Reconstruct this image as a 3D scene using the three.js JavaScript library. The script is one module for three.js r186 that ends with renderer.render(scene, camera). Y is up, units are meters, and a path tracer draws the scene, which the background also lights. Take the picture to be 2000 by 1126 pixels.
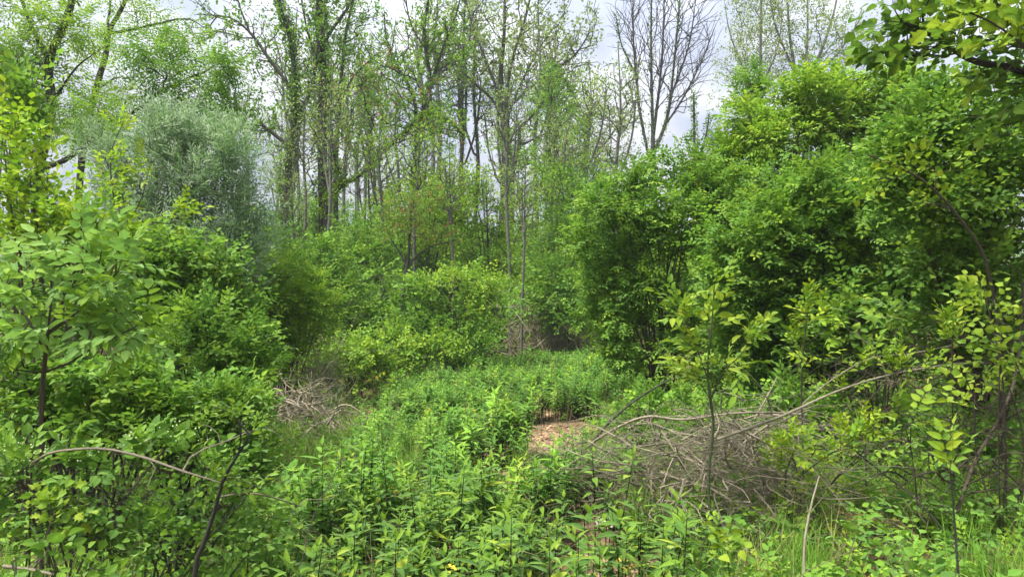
import * as THREE from 'three';
import { mergeGeometries } from 'three/addons/utils/BufferGeometryUtils.js';
import { createNoise2D, createNoise3D } from 'simplex-noise';

// ---------------------------------------------------------------- camera, sky, sun, exposure
const scene = new THREE.Scene();
const VFOV = 44, PITCH = 1.5, EYE = 1.6;
const camera = new THREE.PerspectiveCamera(VFOV, 16 / 9, 0.05, 600);
camera.position.set(0, EYE, 0);
camera.rotation.x = THREE.MathUtils.degToRad(PITCH);
const renderer = new THREE.WebGLRenderer({ antialias: true });
renderer.toneMapping = THREE.LinearToneMapping;
renderer.toneMappingExposure = 3.3;
renderer.shadowMap.enabled = true;
const SUN_AZ = -118, SUN_EL = 64, SUN_POWER = 3.4, SKY_POWER = 0.70, HAZE = 0.0007;

function rngOf(seed) { let s = seed >>> 0; return () => { s = (s + 0x6d2b79f5) | 0; let t = Math.imul(s ^ (s >>> 15), 1 | s); t = (t + Math.imul(t ^ (t >>> 7), 61 | t)) ^ t; return ((t ^ (t >>> 14)) >>> 0) / 4294967296; }; }
const n3 = createNoise3D(rngOf(11)), n2 = createNoise2D(rngOf(12));
const fbm3 = (x, y, z, o = 5) => { let a = 0.5, s = 0, f = 1; for (let i = 0; i < o; i++) { s += a * n3(x * f, y * f, z * f); f *= 2.07; a *= 0.52; } return s; };
const sstep = (a, b, x) => { const t = Math.min(1, Math.max(0, (x - a) / (b - a))); return t * t * (3 - 2 * t); };
const lerp = (a, b, t) => a + (b - a) * t;

{ // bright broken overcast: white cloud with blue-grey openings and bellies
  const w = 2048, h = 1024, d = new Float32Array(w * h * 4);
  for (let j = 0; j < h; j++) {
    const el = ((j + 0.5) / h - 0.5) * Math.PI, y = Math.sin(el), c = Math.cos(el);
    for (let i = 0; i < w; i++) {
      const az = ((i + 0.5) / w - 0.5) * Math.PI * 2, x = Math.cos(az) * c, z = Math.sin(az) * c;
      const k = 1 / (Math.max(y, 0) + 0.28), q = (j * w + i) * 4;
      const a = fbm3(x * k * 1.9 + 3, z * k * 1.9, y * 2.1, 6), b = fbm3(x * k * 4.6, z * k * 4.6 + 9, y * 3 + 5, 5);
      const white = sstep(-0.42, 0.30, a + 0.35 * b), puff = 0.5 + 0.5 * b;
      const lift = 0.74 + 2.0 * Math.max(y, 0);
      const grey = [0.235, 0.26, 0.325], lit = [0.35, 0.36, 0.39];
      for (let m = 0; m < 3; m++) d[q + m] = (lerp(grey[m], lit[m], white) * (0.9 + 0.2 * puff)) * lift * SKY_POWER;
      d[q + 3] = 1;
    }
  }
  const t = new THREE.DataTexture(d, w, h, THREE.RGBAFormat, THREE.FloatType);
  t.mapping = THREE.EquirectangularReflectionMapping; t.magFilter = t.minFilter = THREE.LinearFilter; t.needsUpdate = true;
  scene.background = t; scene.environment = t;
}
const sun = new THREE.DirectionalLight(new THREE.Color(1, 0.95, 0.86), SUN_POWER);
{
  const az = THREE.MathUtils.degToRad(SUN_AZ), el = THREE.MathUtils.degToRad(SUN_EL);
  sun.position.set(Math.sin(az) * Math.cos(el) * 80, Math.sin(el) * 80, -Math.cos(az) * Math.cos(el) * 80 - 10);
  sun.target.position.set(0, 0, -10); sun.shadow.radius = 24; sun.castShadow = true;
  Object.assign(sun.shadow.camera, { left: -40, right: 40, top: 40, bottom: -40, near: 1, far: 200 });
  sun.shadow.mapSize.set(4096, 4096);
  scene.add(sun, sun.target);
}
if (HAZE) scene.fog = new THREE.FogExp2(new THREE.Color(0.80, 0.87, 0.95), HAZE);

// ---------------------------------------------------------------- helpers
const V = (x, y, z) => new THREE.Vector3(x, y, z);
const FPX = 563 / Math.tan(THREE.MathUtils.degToRad(VFOV / 2));
const cosP = Math.cos(camera.rotation.x), sinP = Math.sin(camera.rotation.x);
// a place given by its bearing (in the photograph's 2000 x 1126 pixels) and its distance in metres
function at(px, py, d) { const x = (px - 1000) / FPX * d, y = -(py - 563) / FPX * d; return V(x, EYE + y * cosP + d * sinP, -d * cosP + y * sinP); }
const gy = (x, z) => 0.045 * Math.max(-6, Math.min(6, x)) * Math.min(1, -z / 6 + 0.2) + 0.018 * Math.max(0, Math.min(-z, 18) - 7) + 0.07 * n2(x * 0.35, z * 0.35) + 0.018 * n2(x * 1.7, z * 1.7) + (z < -30 ? 0.02 * (-30 - z) * 0.5 : 0);
const ground = (px, d) => { const p = at(px, 600, d); p.y = gy(p.x, p.z); return p; };
const isSeen = (p, m = 1.08) => { const y = (p.y - EYE), z = -p.z, dz = z * cosP + y * sinP, yy = y * cosP - z * sinP; return dz > 0.3 && Math.abs(p.x / dz * FPX) < 1000 * m && Math.abs(yy / dz * FPX) < 563 * m; };

const used = {};
const numbered = (n) => { const k = used[n] = (used[n] ?? -1) + 1; return k ? n + '_' + String(k).padStart(3, '0') : n; };
function thing(name, label, category, p, group) {
  const o = new THREE.Group(); o.name = numbered(name); if (p) o.position.copy(p);
  o.userData = { label, category }; if (group) o.userData.group = group;
  scene.add(o); return o;
}
function part(name, geo, mat, parent, stuff) {
  const m = new THREE.Mesh(geo, mat); m.name = name; m.castShadow = m.receiveShadow = true;
  if (stuff) m.userData.kind = 'stuff';
  parent.add(m); return m;
}

// ---------------------------------------------------------------- textures and materials
function tex(w, h, f, srgb = true, rep = 1) {
  const d = new Uint8Array(w * h * 4);
  for (let y = 0; y < h; y++) for (let x = 0; x < w; x++) { const c = f(x / w, y / h), q = (y * w + x) * 4; d[q] = c[0] * 255; d[q + 1] = c[1] * 255; d[q + 2] = c[2] * 255; d[q + 3] = 255; }
  const t = new THREE.DataTexture(d, w, h); t.wrapS = t.wrapT = THREE.RepeatWrapping; t.magFilter = THREE.LinearFilter; t.minFilter = THREE.LinearMipmapLinearFilter;
  if (srgb) t.colorSpace = THREE.SRGBColorSpace; t.repeat.set(rep, rep); t.needsUpdate = true; return t;
}
// noise that tiles in u and v
const tileN = (u, v, fu, fv, s) => { const a = u * Math.PI * 2, b = v * Math.PI * 2; return n3(Math.cos(a) * fu + s, Math.sin(a) * fu + Math.cos(b) * fv, Math.sin(b) * fv - s); };
const barkTone = tex(256, 512, (u, v) => {
  const r = tileN(u, v, 2.6, 0.9, 2) * 0.5 + tileN(u, v, 7, 2.4, 7) * 0.35 + tileN(u, v, 16, 9, 4) * 0.2, l = sstep(0.25, 0.6, tileN(u, v, 1.4, 2.2, 21));
  const g = Math.min(1, Math.max(0.35, 0.84 + 0.36 * r)); return [g - 0.10 * l, g - 0.02 * l, g * 0.97 - 0.12 * l].map((c) => Math.min(1, c));
});
const barkBump = tex(256, 512, (u, v) => { const r = tileN(u, v, 2.6, 0.9, 2) * 0.5 + tileN(u, v, 7, 2.4, 7) * 0.35 + tileN(u, v, 16, 9, 4) * 0.2; const g = Math.min(1, Math.max(0, 0.5 + 0.5 * r)); return [g, g, g]; }, false);
const bark = (r, g, b) => new THREE.MeshStandardMaterial({ color: new THREE.Color().setRGB(r, g, b), map: barkTone, bumpMap: barkBump, bumpScale: 0.012, roughness: 0.92 });
const BARK = { grey: bark(0.085, 0.08, 0.069), dark: bark(0.07, 0.063, 0.054), brown: bark(0.15, 0.11, 0.08), pale: bark(0.17, 0.165, 0.15), dead: bark(0.56, 0.47, 0.36), green: bark(0.13, 0.17, 0.06), herb: bark(0.055, 0.032, 0.024), straw: bark(0.5, 0.4, 0.24) };
const veins = tex(256, 256, (u, v) => {
  const a = Math.abs(u - 0.5), side = Math.abs(((v * 7 - a * 5.5) % 1 + 1) % 1 - 0.5), mid = 1 - sstep(0.008, 0.03, a), sv = (1 - sstep(0.02, 0.09, 0.5 - side)) * 0.6;
  const n = 0.93 + 0.05 * n2(u * 9, v * 9) + 0.04 * n2(u * 30 + 5, v * 30); const k = Math.max(mid, sv) * 0.2, hole = sstep(0.62, 0.7, n2(u * 5 + 31, v * 5)) * 0.25; return [Math.min(1, n + k + hole * 0.4), Math.min(1, n + k * 0.6 - hole * 0.5), Math.min(1, n * 0.95 + k - hole)].map((c) => Math.max(0, c));
});
const leafBase = { side: THREE.DoubleSide, roughness: 0.9, transmission: 0.5, thickness: 0, clearcoat: 0.06, clearcoatRoughness: 0.45, specularIntensity: 0.22 };
const leafTint = new THREE.MeshPhysicalMaterial({ ...leafBase, color: 0xffffff });
const leafTintNear = new THREE.MeshPhysicalMaterial({ ...leafBase, color: 0xffffff, map: veins, bumpMap: veins, bumpScale: 0.0015 });
const leafTintDull = new THREE.MeshPhysicalMaterial({ ...leafBase, color: 0xffffff, clearcoat: 0.05, roughness: 0.95 });
const mats = {};
const leafMat = (c) => { const k = c.map((x) => x.toFixed(3)).join(); return mats[k] ??= new THREE.MeshPhysicalMaterial({ ...leafBase, color: new THREE.Color().setRGB(...c), map: veins, bumpMap: veins, bumpScale: 0.0015 }); };
// leaf colours, each species a few tones (linear)
const TONE = {
  young: [[0.25, 0.40, 0.03], [0.19, 0.345, 0.028], [0.31, 0.44, 0.035], [0.145, 0.285, 0.028]],
  mid: [[0.135, 0.275, 0.03], [0.10, 0.22, 0.026], [0.17, 0.32, 0.03], [0.22, 0.365, 0.032]],
  deep: [[0.085, 0.195, 0.026], [0.062, 0.15, 0.022], [0.115, 0.24, 0.028], [0.165, 0.30, 0.03]],
  yellow: [[0.27, 0.43, 0.02], [0.33, 0.45, 0.025], [0.21, 0.37, 0.022], [0.16, 0.32, 0.022]],
  silver: [[0.20, 0.33, 0.13], [0.26, 0.37, 0.19], [0.14, 0.25, 0.075], [0.36, 0.44, 0.29]],
  pale: [[0.22, 0.31, 0.07], [0.27, 0.36, 0.09], [0.17, 0.27, 0.06], [0.29, 0.36, 0.12]],
  rust: [[0.33, 0.13, 0.05], [0.26, 0.16, 0.05], [0.36, 0.17, 0.06], [0.18, 0.22, 0.05]],
  herb: [[0.145, 0.30, 0.032], [0.11, 0.245, 0.028], [0.19, 0.36, 0.034], [0.085, 0.20, 0.028]],
  glaucous: [[0.19, 0.37, 0.075], [0.16, 0.33, 0.065], [0.24, 0.42, 0.09], [0.26, 0.46, 0.045]],
  grass: [[0.15, 0.30, 0.03], [0.20, 0.35, 0.035], [0.12, 0.24, 0.025], [0.30, 0.31, 0.09]],
};

// ---------------------------------------------------------------- leaves
const SHAPE = {
  oval: (t) => Math.pow(Math.sin(Math.PI * Math.pow(t, 0.85)), 0.8),
  lance: (t) => Math.sin(Math.PI * Math.pow(t, 0.75)) * (1 - 0.25 * t),
  ovate: (t) => Math.pow(Math.sin(Math.PI * Math.pow(t, 0.68)), 0.75) * (1 - 0.12 * t),
  heart: (t) => Math.pow(Math.sin(Math.PI * Math.pow(t, 0.5)), 0.7),
  lobed: (t) => { const z = [0, 0.45, 0.62, 0.50, 1.0, 0.52, 0.40, 0.58, 0.22, 0]; const k = t * 9, i = Math.min(8, Math.floor(k)); return lerp(z[i], z[i + 1], k - i); },
};
function leafGeo(L, W, shape = 'oval', segs = 3, fold = 0.25, droop = 0.2, petiole = 0.06, wave = 0) {
  const halves = [];
  for (const s of [-1, 1]) {
    const pos = [], uv = [], idx = [];
    for (let i = 0; i <= segs; i++) {
      const t = i / segs, w = i === 0 || i === segs ? 0 : W / 2 * SHAPE[shape](t), y = L * (petiole + t * (1 - petiole)) * (1 - droop * droop * 0.3 * t), z = -droop * L * t * t;
      pos.push(0, y, z, s * w, y + (shape === 'lobed' ? w * 0.25 : 0), z + fold * w + wave * w * Math.sin(t * 9 + s));
      uv.push(0.5, t, 0.5 + s * 0.5 * (w / (W / 2)), t);
    }
    for (let i = 0; i < segs; i++) {
      const a = i * 2, b = a + 1, c = a + 2, e = a + 3, push = (p, q, r) => s > 0 ? idx.push(p, q, r) : idx.push(p, r, q);
      if (i === 0) push(a, e, c); else if (i === segs - 1) push(a, b, c); else { push(a, b, e); push(a, e, c); }
    }
    if (petiole > 0.08) { const k = pos.length / 3, w = L * 0.012; pos.push(0, 0, 0, s * w, 0, 0, s * w, L * petiole, 0.001, 0, L * petiole, 0); uv.push(0.5, 0, 0.5, 0, 0.5, 0.05, 0.5, 0.05); if (s > 0) idx.push(k, k + 1, k + 2, k, k + 2, k + 3); else idx.push(k, k + 2, k + 1, k, k + 3, k + 2); }
    const g = new THREE.BufferGeometry();
    g.setAttribute('position', new THREE.Float32BufferAttribute(pos, 3)); g.setAttribute('uv', new THREE.Float32BufferAttribute(uv, 2)); g.setIndex(idx); g.computeVertexNormals();
    halves.push(g);
  }
  return mergeGeometries(halves);
}
const M4 = () => new THREE.Matrix4();
const UP = V(0, 1, 0);
// axes: y along dir, z as near to up as it goes, turned by roll about y
function frame(p, dir, up, roll = 0, s = 1) {
  const y = dir.clone().normalize(), x = V(0, 0, 0).crossVectors(y, up);
  if (x.lengthSq() < 1e-6) x.crossVectors(y, V(0.3, 0.1, 1)); x.normalize();
  const z = V(0, 0, 0).crossVectors(x, y), c = Math.cos(roll), n = Math.sin(roll);
  const x2 = x.clone().multiplyScalar(c).addScaledVector(z, n), z2 = z.clone().multiplyScalar(c).addScaledVector(x, -n);
  return M4().makeBasis(x2.multiplyScalar(s), y.multiplyScalar(s), z2.multiplyScalar(s)).setPosition(p);
}
// a sprig: several leaves on a twig along +y, faces up along +z. Returns its leaves' matrices and one merged geometry
function sprig(leaf, places) {
  const ms = places.map(([p, d, roll, s]) => frame(p, d, V(0, 0.02, 1), roll, s));
  const geo = mergeGeometries(ms.map((m) => leaf.clone().applyMatrix4(m))), p = geo.attributes.position, ix = geo.index; let area = 0; const A = V(0, 0, 0), B = V(0, 0, 0), C = V(0, 0, 0);
  for (let i = 0; i < ix.count; i += 3) { A.fromBufferAttribute(p, ix.getX(i)); B.fromBufferAttribute(p, ix.getX(i + 1)).sub(A); C.fromBufferAttribute(p, ix.getX(i + 2)).sub(A); area += B.cross(C).length() / 2; }
  return { leaf, ms, geo, area };
}
const KIND = {};
function kind(name, variants, make) { const r = rngOf(name.length * 977 + name.charCodeAt(0)); KIND[name] = []; for (let i = 0; i < variants; i++) KIND[name].push(make(r, i)); }
const jit = (r, a) => (r() - 0.5) * 2 * a;
const opposite = (r, leaf, pairs, len, spread, k = 1) => {
  const pl = [];
  for (let i = 0; i < pairs; i++) for (const s of [-1, 1]) { const t = i / pairs, a = spread * (1 - 0.45 * t) + jit(r, 0.25); pl.push([V(0, t * len, -0.1 * t * len), V(s * Math.sin(a), Math.cos(a), 0.1 + jit(r, 0.35)), jit(r, 0.6), (0.65 + 0.45 * Math.sin(Math.PI * (0.25 + 0.65 * t)) + jit(r, 0.15)) * k]); }
  pl.push([V(0, len, -0.1 * len), V(jit(r, 0.3), 1, jit(r, 0.3)), jit(r, 0.5), 0.75 * k]);
  return sprig(leaf, pl);
};
const alternate = (r, leaf, n, len, spread, k = 1, roll = 0.7) => {
  const pl = [];
  for (let i = 0; i < n; i++) { const t = i / n, s = i % 2 ? 1 : -1, a = spread * (1 - 0.4 * t) + jit(r, 0.3); pl.push([V(0, t * len, 0), V(s * Math.sin(a), Math.cos(a), jit(r, 0.5)), jit(r, roll), (0.8 + jit(r, 0.25)) * k]); }
  return sprig(leaf, pl);
};
const pinnate = (r, leaf, pairs, len, droop, k = 1) => {
  const pl = [];
  for (let i = 0; i < pairs; i++) for (const s of [-1, 1]) { const t = (i + 1) / (pairs + 0.6); pl.push([V(0, t * len, -droop * len * t * t), V(s * 0.95, 0.5 + jit(r, 0.15), -droop * t * 0.9 - 0.1 + jit(r, 0.2)), jit(r, 0.4), (0.75 + 0.35 * Math.sin(Math.PI * t) + jit(r, 0.1)) * k]); }
  pl.push([V(0, len, -droop * len), V(jit(r, 0.2), 1, -droop * 1.4), jit(r, 0.4), 1.05 * k]);
  return sprig(leaf, pl);
};
const tuft = (r, leaf, n, rad, k = 1) => {
  const pl = [];
  for (let i = 0; i < n; i++) { const d = V(jit(r, 1), 0.15 + r() * 0.9, jit(r, 1)).normalize(); pl.push([d.clone().multiplyScalar(rad * r()), d, jit(r, 1.2), (0.75 + r() * 0.5) * k]); }
  return sprig(leaf, pl);
};
kind('honey', 3, (r) => opposite(r, leafGeo(0.056, 0.03, 'ovate', 3, 0.3, 0.28), 4, 0.17, 1.15));
kind('fine', 3, (r) => opposite(r, leafGeo(0.042, 0.022, 'oval', 2, 0.3, 0.2), 4, 0.14, 1.05));
kind('silver', 3, (r) => alternate(r, leafGeo(0.064, 0.015, 'lance', 2, 0.25, 0.1), 10, 0.17, 0.75));
kind('walnut', 3, (r) => pinnate(r, leafGeo(0.085, 0.03, 'lance', 2, 0.2, 0.25), 5, 0.32, 0.5));
kind('bud', 3, (r) => tuft(r, leafGeo(0.075, 0.042, 'ovate', 2, 0.3, 0.2), 6, 0.10));
kind('tiny', 3, (r) => tuft(r, leafGeo(0.07, 0.05, 'ovate', 2, 0.3, 0.2), 7, 0.22));
kind('ivy', 2, (r) => tuft(r, leafGeo(0.07, 0.05, 'ovate', 2, 0.3, 0.25), 5, 0.05));
kind('broad', 3, (r) => alternate(r, leafGeo(0.10, 0.072, 'ovate', 4, 0.18, 0.3, 0.12), 4, 0.17, 1.1));
kind('round', 3, (r) => alternate(r, leafGeo(0.062, 0.047, 'ovate', 3, 0.2, 0.25, 0.1), 6, 0.18, 1.1));
kind('lobed', 3, (r) => alternate(r, leafGeo(0.125, 0.125, 'lobed', 9, 0.15, 0.28, 0.16), 4, 0.2, 1.1));
kind('ash', 4, (r) => pinnate(r, leafGeo(0.115, 0.058, 'ovate', 6, 0.22, 0.18, 0.05, 0.16), 3, 0.25, 0.14));
kind('sapling', 3, (r) => alternate(r, leafGeo(0.085, 0.04, 'ovate', 4, 0.25, 0.25, 0.06, 0.12), 6, 0.15, 0.9, 1, 0.5));
kind('bramble', 3, (r) => pinnate(r, leafGeo(0.06, 0.042, 'ovate', 4, 0.25, 0.2, 0.05), 2, 0.10, 0.2));

// ---------------------------------------------------------------- growing stems and branches
class Skeleton {
  constructor() { this.p = []; this.par = []; this.dir = []; this.min = []; this.leafy = []; }
  add(p, par, dir, min = 0) { this.p.push(p); this.par.push(par); this.dir.push(dir); this.min.push(min); return this.p.length - 1; }
  path(pts, r0, r1, step, join) {
    const curve = new THREE.CatmullRomCurve3(pts, false, 'centripetal'), n = Math.max(2, Math.ceil(curve.getLength() / step)), ids = [];
    let par = -1;
    if (join && this.p.length) par = this.nearest(pts[0]);
    for (let i = 0; i <= n; i++) { if (i === 0 && par >= 0) continue; const q = curve.getPoint(i / n); par = this.add(q, par, curve.getTangent(i / n), lerp(r0, r1, i / n)); ids.push(par); }
    return ids;
  }
  nearest(t) { let b = -1, m = 1e9; for (let i = 0; i < this.p.length; i++) { const d = this.p[i].distanceToSquared(t); if (d < m) { m = d; b = i; } } return b; }
  reach(t, { step, bend, rise, jitter, r, curl }) {
    let b = -1, m = 1e9; const v = V(0, 0, 0);
    for (let i = 0; i < this.p.length; i++) {
      v.subVectors(t, this.p[i]); const d = v.length(); if (d > m) continue;
      const c = d * (1 + bend * (1 - v.dot(this.dir[i]) / (d + 1e-6))) + (v.y < 0 ? -v.y * rise : 0);
      if (c < m) { m = c; b = i; }
    }
    const p0 = this.p[b], d = p0.distanceTo(t); if (d < step * 0.4) { this.leafy.push([b, 1]); return; }
    const c = p0.clone().addScaledVector(this.dir[b], d * curl).addScaledVector(UP, d * 0.08), n = Math.max(1, Math.round(d / step));
    let par = b;
    for (let i = 1; i <= n; i++) {
      const k = i / n, q = p0.clone().multiplyScalar((1 - k) * (1 - k)).addScaledVector(c, 2 * k * (1 - k)).addScaledVector(t, k * k);
      if (i < n) q.add(V(jit(r, jitter), jit(r, jitter), jit(r, jitter)).multiplyScalar(step));
      const dd = q.clone().sub(this.p[par]).normalize(); par = this.add(q, par, dd); this.leafy.push([par, k]);
    }
  }
  mesh(origin, tip, e, rMin = 0) {
    const N = this.p.length, a = new Float64Array(N), kids = Array.from({ length: N }, () => []), R = new Float64Array(N);
    for (let i = N - 1; i >= 0; i--) { R[i] = Math.max(Math.pow(a[i], 1 / e) || tip, this.min[i], tip); if (this.par[i] >= 0) { a[this.par[i]] += Math.pow(R[i], e); kids[this.par[i]].push(i); } }
    const pos = [], nor = [], uv = [], idx = [], stack = [];
    for (let i = 0; i < N; i++) if (this.par[i] < 0) stack.push([i]);
    while (stack.length) {
      const chain = stack.pop(); let j = chain[chain.length - 1];
      for (;;) { const k = kids[j]; if (!k.length) break; k.sort((x, y) => R[y] - R[x]); for (let i = 1; i < k.length; i++) stack.push([j, k[i]]); chain.push(k[0]); j = k[0]; }
      if (chain.length < 2) continue;
      const rr = chain.map((i, k) => k === 0 && this.par[i] >= 0 || k === 0 ? Math.min(R[i], R[chain[1]] * (this.par[chain[1]] === i && i !== chain[0] ? 1 : 1.15)) : R[i]);
      if (rr[0] < rMin) continue;
      rr[rr.length - 1] *= 0.5;
      const s = rr[0] > 0.05 ? 9 : rr[0] > 0.018 ? 6 : rr[0] > 0.006 ? 4 : 3, b0 = pos.length / 3; let x = null, len = 0;
      chain.forEach((i, k) => {
        const p = this.p[i], q = this.p[chain[Math.min(k + 1, chain.length - 1)]], o = this.p[chain[Math.max(k - 1, 0)]], y = q.clone().sub(o).normalize();
        x = x ? x.addScaledVector(y, -x.dot(y)).normalize() : V(0, 0, 0).crossVectors(y, Math.abs(y.y) > 0.9 ? V(1, 0, 0) : UP).normalize();
        const z = V(0, 0, 0).crossVectors(x, y); if (k) len += p.distanceTo(o);
        for (let m = 0; m <= s; m++) {
          const an = m / s * Math.PI * 2, c = Math.cos(an), n = Math.sin(an), w = rr[k] * (rr[k] > 0.03 ? 1 + 0.1 * n3(p.x * 3 + c, p.y * 2, p.z * 3 + n) : 1);
          const nx = x.x * c + z.x * n, ny = x.y * c + z.y * n, nz = x.z * c + z.z * n;
          pos.push(p.x + nx * w - origin.x, p.y + ny * w - origin.y, p.z + nz * w - origin.z); nor.push(nx, ny, nz); uv.push(m / s * Math.max(1, Math.round(rr[0] * 12)), len * 1.2);
        }
        if (k) for (let m = 0; m < s; m++) { const u = b0 + (k - 1) * (s + 1) + m, w = u + s + 1; idx.push(u, w, u + 1, u + 1, w, w + 1); }
      });
    }
    const g = new THREE.BufferGeometry();
    g.setAttribute('position', new THREE.Float32BufferAttribute(pos, 3)); g.setAttribute('normal', new THREE.Float32BufferAttribute(nor, 3)); g.setAttribute('uv', new THREE.Float32BufferAttribute(uv, 2)); g.setIndex(idx);
    stats.tri += idx.length / 3; return g;
  }
}
const stats = { tri: 0, copies: 0, leafParts: 0 };
const col = new THREE.Color();
// sprigs as instanced foliage; of the nearest ones in view each leaf is a part
function dress(o, list, kindName, tone, r, { parts = 0, near = false, partName = 'leaf', massName = 'foliage', dull = false, patch = 0 } = {}) {
  const variants = KIND[kindName], tones = TONE[tone], origin = o.position;
  const pick = list.map((m) => ({ m, v: Math.floor(r() * variants.length), c: tones[Math.min(3, Math.floor(Math.pow(r(), 1.25) * 4))], k: 0.82 + 0.36 * r() }));
  let rest = pick;
  if (parts) {
    const q = V(0, 0, 0);
    for (const e of pick) { q.setFromMatrixPosition(e.m); e.d = isSeen(q, 1.0) ? q.distanceTo(camera.position) : 1e9; }
    const order = [...pick].sort((a, b) => a.d - b.d); let n = 0, i = 0;
    while (i < order.length && order[i].d < 1e8 && n + variants[order[i].v].ms.length <= parts) {
      const e = order[i++], sp = variants[e.v];
      for (const lm of sp.ms) {
        const c = tones[Math.floor(r() * 2.99) === 0 ? Math.floor(r() * 4) : tones.indexOf(e.c)];
        const l = part(partName, sp.leaf, leafMat(c), o);
        M4().multiplyMatrices(e.m, lm).setPosition(V(0, 0, 0).setFromMatrixPosition(lm).applyMatrix4(e.m).sub(origin)).decompose(l.position, l.quaternion, l.scale); n++;
      }
      e.done = true;
    }
    stats.leafParts += n; rest = pick.filter((e) => !e.done);
  }
  variants.forEach((sp, v) => {
    const mine = rest.filter((e) => e.v === v); if (!mine.length) return;
    const im = new THREE.InstancedMesh(sp.geo, near ? leafTintNear : dull ? leafTintDull : leafTint, mine.length); im.name = massName; im.userData.kind = 'stuff'; im.castShadow = im.receiveShadow = true;
    mine.forEach((e, i) => { const m = e.m.clone(); m.elements[12] -= origin.x; m.elements[13] -= origin.y; m.elements[14] -= origin.z; im.setMatrixAt(i, m); im.setColorAt(i, col.setRGB(e.c[0] * e.k, e.c[1] * e.k, e.c[2] * e.k)); });
    stats.copies += mine.length; o.add(im);
  });
}
function lobePoints(lobes, n, r, clump = 9, shell = 0.4, shoots = 0.28) {
  const w = lobes.map((l) => Math.pow(l.rx * l.ry * l.rz, 0.6) * (l.k ?? 1)), sum = w.reduce((a, b) => a + b, 0), out = [];
  lobes.forEach((l, i) => {
    const m = Math.max(2, Math.round(n * w[i] / sum)), nc = Math.max(2, Math.round(m / clump));
    for (let c = 0; c < nc; c++) {
      const d = V(jit(r, 1), jit(r, 1), jit(r, 1)); while (d.lengthSq() > 1) d.set(jit(r, 1), jit(r, 1), jit(r, 1)); d.normalize().multiplyScalar(shell + (1 - shell) * Math.sqrt(r()));
      const q = d.clone().normalize(), swell = 0.92 + 0.34 * n3(q.x * 1.7 + l.c.x * 3, q.y * 1.7 + l.c.y * 3, q.z * 1.7 + l.c.z), shoot = d.y > -0.2 && r() < shoots;
      for (let k = 0; k < m / nc; k++) {
        const e = shoot ? d.clone().multiplyScalar(0.7 + 0.75 * r()).add(V(jit(r, 0.1), 0.45 * k / (m / nc), jit(r, 0.1))) : d.clone().multiplyScalar(swell).add(V(jit(r, 1), jit(r, 1), jit(r, 1)).multiplyScalar(0.46));
        if (!shoot && e.length() > 1.3) e.setLength(1.3 * (0.85 + 0.15 * r())); out.push(V(l.c.x + e.x * l.rx, l.c.y + e.y * l.ry, l.c.z + e.z * l.rz));
      }
    }
  });
  return out;
}
let seedNo = 100;
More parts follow.
